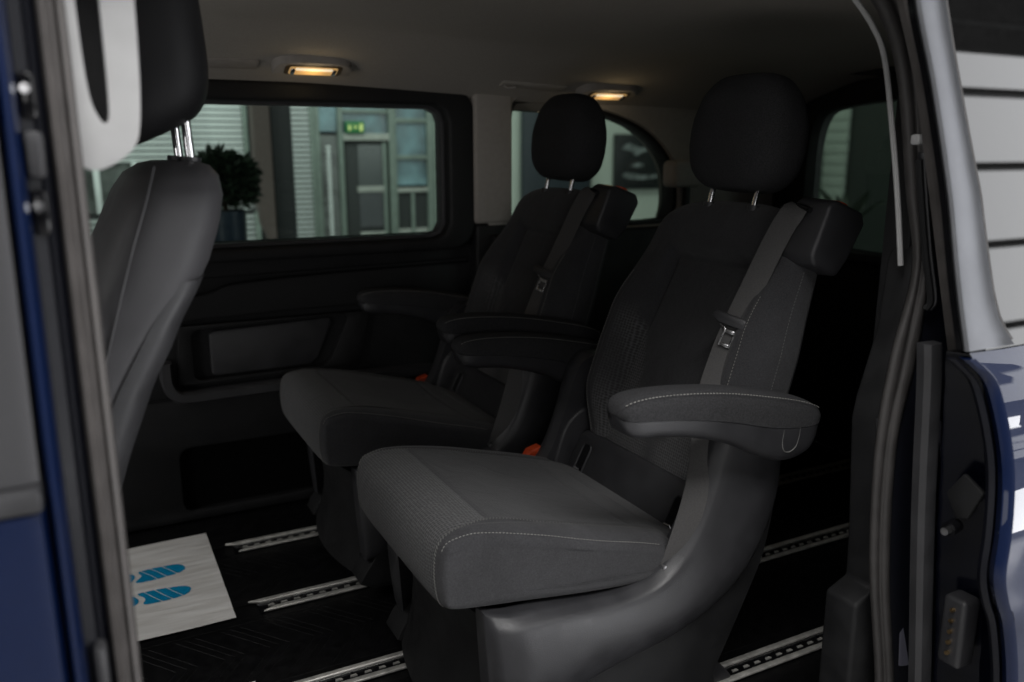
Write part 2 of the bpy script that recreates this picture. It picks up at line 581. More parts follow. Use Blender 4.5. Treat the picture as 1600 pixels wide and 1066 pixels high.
# glazed entrance: posts, lintel, panes, dark door
d = empty('glass_entrance', (3.2, 10.0, -0.52), label='sage framed glazed entrance with dark door under the exit sign', cat='door')
for x0, x1 in ((2.585, 2.64), (2.86, 2.92), (3.49, 3.585), (3.99, 4.10)):
    box('post', (x0, 9.95, -0.52), (x1, 10.06, 2.6), FRAME, d, 0.004)
box('lintel', (2.92, 9.94, 1.20), (3.49, 10.05, 1.28), PALE, d, 0.004)
for x0, x1, z0, z1, mt in ((2.64, 2.86, 1.30, 2.5, SKYP), (2.92, 3.49, 1.28, 1.52, SKYP), (2.92, 3.49, 1.56, 2.5, SKYP), (3.585, 3.99, 1.02, 1.42, SKYP), (3.585, 3.99, 1.46, 2.5, SKYP),
                         (2.64, 2.86, -0.45, 1.26, PANEG), (3.585, 3.99, 0.66, 0.98, SKYP), (3.585, 3.99, -0.45, 0.12, PALE), (3.585, 3.99, 0.12, 0.57, DARK)):
    box('pane', (x0, 10.0, z0), (x1, 10.02, z1), mt, d, 0)
for z in (0.60, 1.0, 1.44):
    box('rail', (3.585, 9.96, z - 0.025), (3.99, 10.04, z + 0.025), PALE if z < 0.7 else FRAME, d, 0.003)
box('rail', (3.77, 9.97, -0.45), (3.81, 10.0, 0.57), FRAME, d, 0.003)
box('rail', (2.92, 9.96, 1.52), (3.49, 10.04, 1.56), FRAME, d, 0.003)
dl = box('door_leaf', (2.95, 10.0, -0.5), (3.46, 10.04, 1.19), DARK, d, 0.003)
box('pane', (3.10, 9.985, 0.66), (3.40, 9.997, 1.15), std('door_pane', (0.06, 0.07, 0.07), 0.2), dl, 0)
box('pane', (3.10, 9.985, 0.16), (3.40, 9.997, 0.58), std('door_pane', (0.06, 0.065, 0.07), 0.2), dl, 0)
box('rail', (3.08, 9.97, 0.585), (3.42, 9.999, 0.655), PALE, dl, 0.003)
box('kick_panel', (3.10, 9.975, -0.45), (3.42, 9.999, 0.10), PALE, dl, 0.003)
box('stile', (3.41, 9.97, -0.5), (3.455, 9.999, 1.18), FRAME, dl, 0.003)
# hanging bead chain beside the entrance
ch = empty('bead_chain', (2.70, 9.8, 1.1), label='hanging string of pale beads beside the glazed entrance', cat='chain')
for k in range(24):
    z = 1.12 - k * 0.052
    box('bead', (2.672, 9.79, z - 0.016), (2.713, 9.82, z + 0.016), SLAT, ch, 0.006)
tube('cord', [(2.692, 9.805, 1.16), (2.692, 9.805, -0.14)], 0.004, DARK, ch, 6)
ex = empty('exit_sign', (3.05, 9.9, 1.285), label='small green emergency exit sign above the dark door', cat='sign')
GREEN = emit('exit_green', (0.01, 0.13, 0.035), 0.12)
YEL = emit('exit_pictogram', (0.75, 0.85, 0.30), 0.15)
box('panel', (2.94, 9.9, 1.285), (3.17, 9.93, 1.42), GREEN, ex, 0.003)
man = box('pictogram', (2.975, 9.894, 1.315), (3.0, 9.899, 1.375), YEL, ex, 0)
prism('pictogram', [(3.045, 1.33), (3.085, 1.352), (3.045, 1.375)], 9.894, 9.899, YEL, ex, 'y', 0)
box('pictogram', (3.11, 9.894, 1.31), (3.145, 9.899, 1.39), YEL, ex, 0)

# leafy plant between van and louvres
LEAF = std('leaf', (0.010, 0.022, 0.011), 0.5, nscale=20, var=0.4)
def leafy(name, loc, rad, n, ls, label, seed):
    rnd = random.Random(seed)
    e = empty(name, (loc[0], loc[1], -0.52), label=label, cat='plant')
    V, F = [], []
    for k in range(n):
        th, ph = rnd.uniform(0, 6.283), math.acos(rnd.uniform(-0.7, 1))
        r = rad * rnd.uniform(0.35, 1.0)
        q = np.array([r * math.sin(ph) * math.cos(th), r * math.sin(ph) * math.sin(th), r * math.cos(ph) * 0.9])
        dirv = q / np.linalg.norm(q) + np.array([rnd.uniform(-.6, .6) for _ in range(3)])
        dirv /= np.linalg.norm(dirv)
        side = np.cross(dirv, (rnd.uniform(-1, 1), rnd.uniform(-1, 1), rnd.uniform(-1, 1))); side /= np.linalg.norm(side) + 1e-6
        nn = np.cross(dirv, side)
        p0 = np.array(loc) + q
        b = len(V)
        L = ls * rnd.uniform(.7, 1.3)
        V += [p0, p0 + dirv * L * .5 + side * L * .28 + nn * L * .08, p0 + dirv * L, p0 + dirv * L * .5 - side * L * .28 + nn * L * .08]
        F += [(b, b + 1, b + 2), (b, b + 2, b + 3)]
    raw('crown', V, F, LEAF, e, fixn=False, smooth=False, kind='stuff')
    tube('trunk', [(loc[0], loc[1], 0.6), (loc[0] + .005, loc[1], 0.7), (loc[0], loc[1], loc[2])], [0.02, 0.017, 0.01], std('bark', (0.05, 0.035, 0.02), 0.9), e, 8)
    pot = std('pot', (0.008, 0.02, 0.035), 0.4)
    rr = [(0.0, -0.52), (0.085, -0.52), (0.115, 0.76), (0.105, 0.76), (0.10, 0.71), (0.0, 0.71)]
    P = [[(loc[0] + r * math.cos(a), loc[1] + r * math.sin(a), z) for a in [2 * math.pi * k / 20 for k in range(20)]] for r, z in rr]
    V, F = gridmesh(P, cv=True)
    raw('pot', V, F, pot, e)
    return e
leafy('potted_plant', (0.76, 5.0, 0.92), 0.175, 2600, 0.06, 'dense round green plant in blue pot behind the far side window', 3)

# quarter-window view: dark panel and framed picture on the wall
b = empty('dark_panel', (6.0, 10.2, -0.52), label='tall dark blue panel on pale wall behind the far seat headrest', cat='panel')
box('board', (5.46, 10.16, -0.52), (6.53, 10.24, 2.6), std('navy_panel', (0.018, 0.026, 0.034), 0.5), b, 0.004)
box('edge_strip', (6.53, 10.15, -0.52), (6.56, 10.25, 2.6), DARK, b, 0.002)
p = empty('wall_picture', (7.6, 10.2, 0.52), label='black framed picture with pale streaks on the pale green wall', cat='picture')
PB = std('picture_black', (0.012, 0.014, 0.015), 0.35)
box('frame', (7.0, 10.2, 0.52), (8.22, 10.27, 1.31), PB, p, 0.006)
PG = std('picture_grey', (0.16, 0.18, 0.18), 0.4, nscale=8, var=0.7)
for pts in (catmull([(7.10, 1.10), (7.22, 1.18), (7.40, 1.12), (7.60, 1.13), (7.85, 1.14), (7.86, 1.10), (7.60, 1.08), (7.42, 1.04), (7.35, 1.00), (7.25, 1.07)], 4, True),
            catmull([(7.12, 0.72), (7.2, 0.76), (7.5, 0.72), (7.8, 0.74), (7.8, 0.70), (7.5, 0.66), (7.2, 0.68)], 4, True),
            catmull([(7.25, 0.86), (7.38, 0.90), (7.5, 0.87), (7.38, 0.84)], 4, True)):
    prism('print', [tuple(q) for q in pts], 10.190, 10.197, PG, p, 'y', 0)

# view through the rear window
structure(raw('end_wall', *gridmesh([[(9.0, -2.0, -0.52), (9.0, -2.0, 4.2)], [(9.0, 10.25, -0.52), (9.0, 10.25, 4.2)]]), std('end_plaster', (0.035, 0.042, 0.038), 0.8), smooth=False))
sd = empty('wall_siding', (8.95, 8.0, -0.52), label='pale green siding boards on the end wall beyond the rear window', cat='siding')
for k in range(18):
    z = -0.5 + 0.14 * k
    box('board', (8.9, 7.78, z), (8.95 + 0.01, 9.6, z + 0.132), WALL, sd, 0.004)
gb = empty('green_board', (8.8, 8.3, 0.5), label='dark green board standing against the siding', cat='board')
box('panel', (8.84, 8.13, 0.2), (8.88, 8.9, 1.08), std('green_paint', (0.008, 0.05, 0.02), 0.5), gb, 0.004)
box('foot', (8.70, 8.13, -0.52), (8.88, 8.9, 0.2), std('green_paint', (0.008, 0.03, 0.015), 0.5), gb, 0.004)
pl = empty('spiky_plant', (7.6, 6.55, -0.52), label='spiky long-leaved plant beyond the rear window', cat='plant')
tube('trunk', [(7.6, 6.55, -0.52), (7.6, 6.55, 0.2)], 0.03, std('bark', (0.04, 0.03, 0.02), 0.9), pl, 8)
for k in range(11):
    a = 2 * math.pi * k / 11 + 0.2
    ca, sa = math.cos(a), math.sin(a)
    L = 0.55 + 0.25 * ((k * 7) % 5) / 5
    V = []
    for i in range(7):
        t = i / 6
        wd = 0.055 * math.sin(math.pi * min(1, t * 0.9 + 0.1)) + 0.002
        cx, cz = L * t * 0.8, 0.2 + L * (0.9 * t - 0.25 * t * t)
        for s_, dz in ((-1, 0), (0, 0.012), (1, 0)):
            V.append((7.6 + ca * cx - sa * wd * s_, 6.55 + sa * cx + ca * wd * s_, cz + dz))
    F = [(i * 3 + j, i * 3 + j + 1, i * 3 + j + 4, i * 3 + j + 3) for i in range(6) for j in range(2)]
    raw('leaf', V, F, LEAF, pl, fixn=False)
for q, (yy, zz) in enumerate(((6.45, 0.28), (6.33, 0.45))):
    o = raw('orange_lamp', *gridmesh([[(8.6 + 0.035 * math.sin(a) * math.cos(t), yy + 0.03 * math.sin(a) * math.sin(t), zz + 0.03 * math.cos(a)) for t in [2 * math.pi * k / 10 for k in range(10)]] for a in [0.05, .6, 1.2, 1.9, 2.5, 3.09]], cv=True, cap=True), emit('amber', (1.0, 0.45, 0.1), 0.12 if q == 0 else 0.06))
    tag(o, ('brighter tiny amber lamp low beyond the rear window', 'fainter tiny amber lamp above the brighter one beyond the rear window')[q], 'lamp', 'amber lamps')

# the hall's big window that mirrors in the paint (behind the camera's right shoulder)
sw = empty('hall_window', (6.6, -2.7, -0.52), label='tall hall window with dark horizontal mullions mirrored in the door', cat='window')
for k in range(5):
    z = 1.27 + 0.63 * k - (0.0 if k else 0.0)
    box('mullion', (2.6, -2.70, z - 0.026), (10.6, -2.64, z + 0.026), DARK, sw, 0.004)
for x in (2.56, 10.64):
    box('frame_post', (x - 0.06, -2.74, -0.52), (x + 0.06, -2.62, 3.95), DARK, sw, 0.004)
sl_ = empty('ceiling_spotlight', (7.9, -2.55, 4.30), label='small round ceiling spotlight mirrored at the top of the sliding door glass', cat='lamp')
tube('housing', [(7.9, -2.60, 4.34), (7.9, -2.47, 4.30)], 0.10, DARK, sl_, 20)
tube('lens', [(7.9, -2.472, 4.301), (7.9, -2.462, 4.298)], 0.085, emit('spot_lens', (1, 1, 1), 7.0), sl_, 20)
box('sill', (2.5, -2.78, -0.52), (10.7, -2.60, 0.84), std('sill_grey', (0.10, 0.10, 0.10), 0.6), sw, 0.006)

# ------------------------------------------------------------------ the van
van = empty('passenger_van', (1.0, 1.73, -0.52), label='dark blue passenger van with its side door slid open', cat='van')

# floor: vinyl panels between four seat rails
RAILS = (1.19, 1.553, 1.925, 2.272)
floor = box('floor', (-0.6, 0.93, -0.06), (2.45, 2.60, -0.004), 'floor', van, 0)
edges = [0.95] + [r for r in RAILS] + [2.55]
for i in range(5):
    y0 = edges[i] + (0.031 if i else 0)
    y1 = edges[i + 1] - (0.031 if i < 4 else 0)
    box('floor_panel', (-0.6, y0, -0.004), (2.44, y1, 0.0), 'floor', floor, 0.0015)
# embossed chevron ridges in the vinyl
V, F = [], []
def ridge(a, b, wd=0.0009, h=0.0004):
    a, b = np.array(a), np.array(b)
    t = (b - a) / np.linalg.norm(b - a); s = np.array([-t[1], t[0]]) * wd
    k = len(V)
    for p_, z in ((a - s, 0), (a, h), (a + s, 0), (b - s, 0), (b, h), (b + s, 0)):
        V.append((p_[0], p_[1], z))
    F.extend([(k, k + 1, k + 4, k + 3), (k + 1, k + 2, k + 5, k + 4)])
for c0, c1 in ((1.60, 1.88), (1.24, 1.51), (1.97, 2.23)):
    mid = (c0 + c1) / 2
    for k in range(14):
        x = -0.1 + 0.10 * k
        for s_ in (0, 0.022, 0.044):
            ridge((x + s_, c0 + 0.02), (x + 0.09 + s_, mid - 0.004)); ridge((x + 0.09 + s_, mid + 0.004), (x + s_, c1 - 0.02))
    ridge((-0.1, c0 + 0.01), (1.3, c0 + 0.01)); ridge((-0.1, c1 - 0.01), (1.3, c1 - 0.01))
raw('embossing', V, F, std('floor_ridge', (0.006, 0.006, 0.0065), 0.4), floor, fixn=False, kind='stuff', smooth=False)

hole = None
for yc in RAILS:
    rl = box('seat_rail', (0.30, yc - 0.029, -0.003), (2.42, yc + 0.029, 0.001), 'blackgloss', van, 0)
    for s_, x0 in ((1, 0.278), (-1, 0.305)):
        prism('lip', [(x0, yc + s_ * 0.030), (x0 + 0.03, yc + s_ * 0.016), (2.42, yc + s_ * 0.016), (2.42, yc + s_ * 0.030)], 0.001, 0.0085, 'alu', rl, 'z', 0.003, 3)
        box('bead', (x0 + 0.02, yc + s_ * 0.0125 - 0.0012, 0.001), (2.41, yc + s_ * 0.0125 + 0.0012, 0.0035), 'steel', rl, 0)
    n = 0
    for k in range(64):
        x = 0.33 + k * 0.032
        if 0.62 < x < 1.02: continue
        if hole is None:
            hole = prism('tooth', [(x - 0.008, yc - 0.003), (x + 0.008, yc - 0.003), (x + 0.006, yc + 0.003), (x - 0.006, yc + 0.003)], 0.001, 0.0032, 'alu', rl, 'z', 0)
            hx, hy = x, yc; hr_ = rl
        else:
            c = hole.copy(); COL.objects.link(c); c.parent = rl
            c.location = (x - hx, yc - hy, 0)

# far side wall
FW = 2.545
wallm = 'softplastic'
far = box('far_side_panel', (-0.6, FW, 0.0), (1.20, 2.62, 0.83), wallm, van, 0)
# lower moulding with the big dark recess
ring('recess_frame', [(-0.6, 0.005), (1.20, 0.005), (1.20, 0.385), (-0.6, 0.385)][::-1], rrect(0.20, 0.98, 0.035, 0.235, 0.03), FW - 0.035, FW + 0.004, wallm, far, 'y', 0.005)
box('recess_back', (0.16, FW - 0.004, 0.02), (1.02, FW + 0.012, 0.26), std('recess_black', (0.002, 0.002, 0.002), 0.8, spec=0.1), far, 0)
# pale ledge under the armrest recess
pth = catmull([(0.185, 0, 0.50), (0.187, 0, 0.44), (0.205, 0, 0.405), (0.245, 0, 0.392), (0.40, 0, 0.394), (0.70, 0, 0.392), (1.18, 0, 0.372)], 8)
P = []
for i, q in enumerate(pth):
    a = pth[min(i + 1, len(pth) - 1)] - pth[max(i - 1, 0)]
    nx, nz = -a[2], a[0]; l = math.hypot(nx, nz); nx, nz = nx / l, nz / l
    P.append([(q[0] + nx * u_, y_, q[2] + nz * u_) for u_, y_ in ((0.016, FW + 0.002), (0.016, FW - 0.045), (0.010, FW - 0.054), (-0.012, FW - 0.054), (-0.018, FW - 0.046), (-0.018, FW + 0.002))])
V, F = gridmesh(P, cv=True, cap=True)
raw('ledge', V, F, 'greytrim', far)
# middle field with pocket
pk = [(0.265, 0.435), (0.265, 0.585), (0.72, 0.592), (0.725, 0.57), (0.66, 0.445), (0.64, 0.435)]
pk = [(0.262, 0.448), (0.262, 0.572), (0.275, 0.586), (0.715, 0.596), (0.728, 0.580), (0.672, 0.458), (0.650, 0.438), (0.275, 0.435)]
ring('pocket_frame', [(0.215, 0.425), (0.76, 0.425), (0.80, 0.60), (0.225, 0.60)], pk, FW - 0.026, FW + 0.003, wallm, far, 'y', 0.005)
pk2 = [(0.312, 0.450), (0.312, 0.568), (0.325, 0.577), (0.672, 0.586), (0.680, 0.570), (0.630, 0.462), (0.606, 0.444), (0.322, 0.441)]
prism('pocket_pad', pk2, FW - 0.014, FW + 0.003, 'greytrim', far, 'y', 0.005)
# swept belt-line moulding above
up = [tuple(q) for q in catmull([(-0.4, 0.62), (0.26, 0.615), (0.70, 0.62), (1.19, 0.60)], 8)] + [tuple(q) for q in catmull([(1.19, 0.735), (0.70, 0.728), (0.40, 0.715), (0.24, 0.685), (-0.4, 0.67)], 8)]
prism('beltline_pad', up, FW - 0.03, FW + 0.002, wallm, far, 'y', 0.008, 3)
prism('sill_moulding', [(-0.6, 0.725), (0.45, 0.735), (1.19, 0.745), (1.19, 0.795), (-0.6, 0.795)], FW - 0.024, FW + 0.002, wallm, far, 'y', 0.008, 3)

# far side window
fwf = ring('window_frame', rrect(-0.35, 1.158, 0.782, 1.288, 0.085, 8), rrect(-0.26, 1.066, 0.822, 1.232, 0.05, 8), 2.475, 2.60, 'softplastic', van, 'y', 0.012, 3)
ring('window_seal', rrect(-0.268, 1.075, 0.812, 1.240, 0.055, 8), rrect(-0.25, 1.055, 0.832, 1.222, 0.045, 8), 2.515, 2.56, 'greytrim', fwf, 'y', 0.004)  # lighter than the dark frame: its reflection is put into the colour
raw('window_pane', *gridmesh([[(-0.27, 2.575, 0.80), (-0.27, 2.56, 1.25)], [(1.08, 2.575, 0.80), (1.08, 2.56, 1.25)]]), 'glass', van, smooth=False)

# headliner with coves
def cz(x, y):
    z = 1.405 - 0.02 * ((y - 1.73) / 0.6) ** 2
    if y > 1.73:
        e = max(0.0, (y - 2.10) / 0.42)
        z -= 0.10 * e ** 1.25
    z -= 0.042 * max(0, min(1, (x - 0.6))) * (0.4 + 0.6 * smooth01(1.5, 2.3, y))
    z -= 0.03 * max(0, (x - 1.7) / 0.75) ** 1.5
    return z
ys = list(np.linspace(0.93, 2.56, 60))
xs = list(np.linspace(-0.7, 2.46, 50))
headl = raw('headliner', *gridmesh([[(x, y, cz(x, y)) for y in ys] for x in xs]), 'headliner', van, fixn=False, sharp=None)
box('roof_skin', (-0.7, 0.86, 1.425), (2.55, 2.62, 1.46), 'paint', van, 0.01)
box('roof_rail', (-0.7, 0.85, 1.338), (2.5, 0.985, 1.424), 'softplastic', van, 0.012, 3)
# lining between window top and cove
prism('upper_lining', [(-0.7, 1.262), (1.165, 1.262), (1.165, 1.40), (-0.7, 1.40)], 2.535, 2.60, 'headliner', van, 'y', 0.004)

# far C pillar (pale), dark lower part
prism('far_pillar_trim', [(1.150, 0.862), (1.285, 0.862), (1.285, 1.33), (1.150, 1.33)], 2.462, 2.60, 'beige', van, 'y', 0.012, 3)
prism('far_pillar_base', [(1.155, 0.30), (1.30, 0.30), (1.30, 0.86), (1.155, 0.86)], 2.468, 2.60, 'softplastic', van, 'y', 0.010, 3)
tag(van.children[-2], 'pale beige pillar trim between the side windows')

# rear quarter panel with curved window
ql = [(1.285, 0.84), (1.275, 1.05), (1.285, 1.235), (1.33, 1.262), (1.45, 1.258), (1.617, 1.236), (1.778, 1.192), (1.892, 1.125), (1.965, 1.035), (1.985, 0.93), (1.975, 0.855), (1.93, 0.832), (1.60, 0.828), (1.32, 0.828)]
ql = [tuple(q) for q in catmull(ql, 5, True)]
ring('quarter_trim', [(1.20, 0.812), (2.46, 0.812), (2.46, 1.40), (1.20, 1.40)], ql, 2.47, 2.60, 'beige', van, 'y', 0.006, 2, n=140)
cq = np.mean(np.array(ql), 0)
qo = [(cq[0] + (a - cq[0]) * 1.0, cq[1] + (b_ - cq[1]) * 1.0) for a, b_ in ql]
qi = [(cq[0] + (a - cq[0]) * 0.955, cq[1] + (b_ - cq[1]) * 0.93) for a, b_ in ql]
ring('quarter_seal', qo, qi, 2.492, 2.56, 'softplastic', van, 'y', 0.003, 2, n=140)
raw('quarter_pane', *gridmesh([[(1.24, 2.555, 0.80), (1.24, 2.548, 1.30)], [(2.04, 2.555, 0.80), (2.04, 2.548, 1.30)]]), 'glass', van, smooth=False)
prism('quarter_base', [(1.20, 0.0), (2.46, 0.0), (2.46, 0.826), (1.20, 0.826)], 2.43, 2.60, 'softplastic', van, 'y', 0.012, 3)
prism('pillar_anchor_cover', rrect(1.90, 2.03, 0.965, 1.06, 0.02), 2.40, 2.475, 'beige', van, 'y', 0.012, 3)
prism('dpillar_strip', [(1.995, 0.80), (2.02, 0.80), (2.02, 0.97), (1.995, 0.97)], 2.455, 2.475, 'softplastic', van, 'y', 0.004)

# tailgate with rear window
tg = [(1.14, 0.80), (1.12, 0.98), (1.15, 1.17), (1.25, 1.235), (1.73, 1.262), (2.17, 1.245), (2.285, 1.19), (2.31, 0.98), (2.30, 0.80), (2.24, 0.752), (1.73, 0.74), (1.21, 0.752)]
tg = [tuple(q) for q in catmull(tg, 5, True)]
ring('tailgate_trim', [(0.93, 0.0), (2.50, 0.0), (2.50, 1.42), (0.93, 1.42)], tg, 2.44, 2.52, 'softplastic', van, 'x', 0.01, 3, n=140)
raw('rear_pane', *gridmesh([[(2.50, 1.05, 0.70), (2.48, 1.05, 1.30)], [(2.50, 2.40, 0.70), (2.48, 2.40, 1.30)]]), 'darkglass', van, smooth=False)
box('rear_sill', (2.40, 1.10, 0.715), (2.45, 2.36, 0.745), 'greytrim', van, 0.006)
prism('ceiling_hook_cover', [tuple(q) for q in catmull([(2.02, 1.338), (2.10, 1.352), (2.0, 1.358), (1.86, 1.35), (1.86, 1.338), (1.95, 1.332)], 4, True)], 2.32, 2.42, 'softplastic', van, 'x', 0.004)

# near rear quarter, inner side
ring('near_quarter_lining', [(1.235, 0.0), (2.46, 0.0), (2.46, 1.42), (1.235, 1.42)], rrect(1.40, 2.15, 0.84, 1.22, 0.08), 0.93, 0.985, 'softplastic', van, 'y', 0.006)
raw('near_quarter_pane', *gridmesh([[(1.3, 0.91, 0.78), (1.3, 0.93, 1.28)], [(2.25, 0.91, 0.78), (2.25, 0.93, 1.28)]]), 'doorglass', van, smooth=False)
box('near_quarter_skin', (1.26, 0.85, -0.25), (2.56, 0.90, 1.30), 'paint', van, 0.01)
box('far_body_skin', (-0.7, 2.62, -0.25), (2.56, 2.66, 0.80), 'paint', van, 0.01)
box('door_sill', (-0.05, 0.78, -0.2), (1.30, 0.94, -0.012), 'softplastic', van, 0.008)

# dome lamps and small ceiling fittings
def arch(cx, hw, hh, n=20):
    pts = []
    for k in range(n + 1):
        a = math.pi * k / n
        pts.append((cx - hw * sgnpow(math.cos(a), 0.55), hh * math.sin(a) ** 0.55))
    return pts
def dome_lamp(x, y, label):
    e = empty('dome_lamp', (0, 0, 0)); e.parent = van
    e.location = Vector((x, y, cz(x, y))) - wpos(van)
    def put(px, py):   # lamp plane follows the cove (px along x, py towards the van's middle)
        yy = y - py
        return (x + px, yy, cz(x, y - 0.04) - 0.004 - 0.42 * (0.045 - py))
    def lay(name, ol, h0, h1, mat, bev=0.002, **kw):
        bm = bmesh.new()
        a = [bm.verts.new(Vector(put(*q)) + Vector((0, 0, -h0))) for q in ol]
        b_ = [bm.verts.new(Vector(put(*q)) + Vector((0, -0.3 * h1, -h1))) for q in ol]
        n = len(ol)
        bm.faces.new(a); bm.faces.new(b_[::-1])
        for i in range(n): bm.faces.new((a[i], a[(i + 1) % n], b_[(i + 1) % n], b_[i]))
        return bevelled(name, bm, mat, e, bev, 2, 35, **kw)
    lay('bezel', [(p_[0], p_[1] - 0.02) for p_ in arch(0, 0.108, 0.062)], -0.030, 0.012, 'beige', 0.004)
    lay('recess', rrect(-0.078, 0.078, -0.018, 0.030, 0.012, 4), 0.0, 0.0135, std('lamp_recess', (0.10, 0.07, 0.04), 0.4), 0.001)
    lay('lens', rrect(-0.066, 0.066, -0.015, 0.024, 0.008, 4), 0.0, 0.0150, 'lens', 0.002)
    lay('bulb', rrect(-0.050, 0.050, 0.010, 0.021, 0.004, 3), 0.0, 0.0175, 'bulb', 0.002)
    for s_ in (-1, 1):
        lay('contact', rrect(s_ * 0.056 - 0.006, s_ * 0.056 + 0.006, -0.010, 0.016, 0.003, 3), 0.0, 0.018, 'chrome', 0.002)
    l = bpy.data.lights.new('dome_lamp_glow', 'POINT')
    l.energy = 0.09; l.color = (1, 0.75, 0.4); l.shadow_soft_size = 0.03
    lo = bpy.data.objects.new('dome_lamp_glow', l); COL.objects.link(lo); lo.parent = e; lo.location = (0, -0.02, -0.05)
    return e
dome_lamp(0.615, 2.36, '')
dome_lamp(1.575, 2.36, '')
def ceil_box(name, x0, x1, y0, y1, h, mat):
    bm = bmesh.new()
    ol = rrect(x0, x1, y0, y1, 0.006, 3)
    a = [bm.verts.new((p_[0], p_[1], cz(*p_) + 0.003)) for p_ in ol]
    b_ = [bm.verts.new((p_[0], p_[1], cz(*p_) - h)) for p_ in ol]
    n = len(ol)
    bm.faces.new(a); bm.faces.new(b_[::-1])
    for i in range(n): bm.faces.new((a[i], a[(i + 1) % n], b_[(i + 1) % n], b_[i]))
    return bevelled(name, bm, mat, van, 0.0015, 2, 35)
ceil_box('ceiling_flap', 0.22, 0.475, 2.355, 2.405, 0.005, 'beige')
ceil_box('coat_hook_cover', 1.20, 1.43, 2.36, 2.395, 0.004, 'headliner')
tube('coat_hook', [(1.215, 2.39, cz(1.215, 2.39)), (1.22, 2.375, cz(1.22, 2.375) - 0.014), (1.245, 2.37, cz(1.245, 2.37) - 0.012)], 0.004, 'beige', van, 8)

# ---- near B pillar and front door edge (left of the opening)
def zpath(z0, z1, n=24):
    out = []
    for k in range(n + 1):
        z = z0 + (z1 - z0) * k / n
        y = 0.012 * max(0, (0.75 - z)) * -1 + (0.0 if z < 0.82 else (z - 0.82) * 0.16)
        out.append((0.0, y, z))
    return out
ZP = zpath(0.1, 1.40)
sweep('pillar_skin', ZP, [(-0.047, 0.80), (-0.0465, 0.789), (-0.043, 0.783), (-0.039, 0.784), (-0.035, 0.791), (-0.034, 0.80), (-0.034, 0.86), (-0.047, 0.86)], 'paint', van)
sweep('pillar_jamb', ZP, [(-0.0335, 0.812), (-0.024, 0.816), (-0.021, 0.838), (-0.0135, 0.844), (-0.0135, 0.90), (-0.0335, 0.90)], 'jamb', van)
sweep('door_seal', ZP, [(-0.013, 0.842), (-0.010, 0.834), (-0.0045, 0.832), (-0.0015, 0.838), (-0.001, 0.846), (0.001, 0.846), (0.0025, 0.852), (0.0025, 0.88), (-0.013, 0.88)], 'greyrubber', van)
sweep('seal_lip', ZP, [(0.003, 0.852), (0.005, 0.848), (0.010, 0.850), (0.012, 0.860), (0.011, 0.90), (0.003, 0.90)], 'greyrubber', van)
sweep('pillar_lining', zpath(0.1, 1.36), [(0.0, 0.9), (0.006, 0.905), (0.004, 0.94), (-0.06, 0.96), (-0.12, 0.95), (-0.12, 0.905)], 'softplastic', van)
# front door: lower skin, belt moulding, gloss black window post
fd = empty('front_door', (0, 0, 0)); fd.parent = van
fd.location = Vector((-0.3, 0.79, 0.8)) - wpos(van)
sweep('door_skin', zpath(0.1, 0.795, 14), [(-0.60, 0.770), (-0.066, 0.770), (-0.053, 0.775), (-0.050, 0.785), (-0.050, 0.83), (-0.60, 0.83)], 'paint', fd)
box('belt_moulding', (-0.60, 0.768, 0.797), (-0.050, 0.83, 0.818), 'greytrim', fd, 0.004)
sweep('window_post', zpath(0.820, 1.12, 10), [(-0.20, 0.782), (-0.066, 0.780), (-0.051, 0.785), (-0.051, 0.84), (-0.20, 0.84)], std('post_grey_reflection', (0.045, 0.045, 0.048), 0.4, var=0.03, rvar=0.02, nscale=4), fd)  # black trim made grey, the reflection on it put into the colour
sweep('front_pane', zpath(0.820, 1.12, 10), [(-0.60, 0.790), (-0.201, 0.790), (-0.201, 0.796), (-0.60, 0.796)], 'doorglass', fd)
sweep('door_frame_top', zpath(1.122, 1.40, 8), [(-0.60, 0.775), (-0.066, 0.773), (-0.051, 0.78), (-0.051, 0.84), (-0.60, 0.84)], 'paint', fd)
# striker plates in the jamb
for z in (1.145, 1.045):
    y_ = 0.812 + (z - 0.82) * 0.16
    sp = box('striker', (-0.033, y_ - 0.006, z - 0.020), (-0.020, y_ + 0.02, z + 0.020), 'blackgloss', van, 0.004)
    tube('bolt', [(-0.027, y_ - 0.004, z + 0.006), (-0.027, y_ - 0.012, z + 0.006)], 0.0042, 'chrome', sp, 12)
box('latch_block', (-0.032, 0.835, 1.075), (-0.018, 0.875, 1.115), 'plastic', van, 0.004)
box('jamb_plug', (-0.028, 0.800, 0.58), (-0.016, 0.825, 0.64), 'greytrim', van, 0.006)
# pale grab handle on the pillar
hpo = [tuple(q) for q in catmull([(0.012, 1.083), (0.030, 1.081), (0.058, 1.100), (0.067, 1.13), (0.071, 1.20), (0.072, 1.32), (0.066, 1.38), (0.04, 1.395), (0.014, 1.38), (0.010, 1.30), (0.008, 1.18), (0.008, 1.10)], 5, True)]
hpi = [tuple(q) for q in catmull([(0.036, 1.124), (0.030, 1.130), (0.024, 1.15), (0.021, 1.20), (0.020, 1.30), (0.024, 1.335), (0.034, 1.340), (0.040, 1.31), (0.041, 1.22), (0.040, 1.14)], 5, True)]
gh = ring('grab_handle', hpo, hpi, 0.925, 0.955, 'white', van, 'y', 0.007, 4, n=120)
gh['label'] = 'pale grey looped grab handle'
prism('handle_recess', [(0.031 + (a - 0.031) * 1.12, 1.23 + (b_ - 1.23) * 1.05) for a, b_ in hpi], 0.953, 0.962, 'softplastic', gh, 'y', 0)

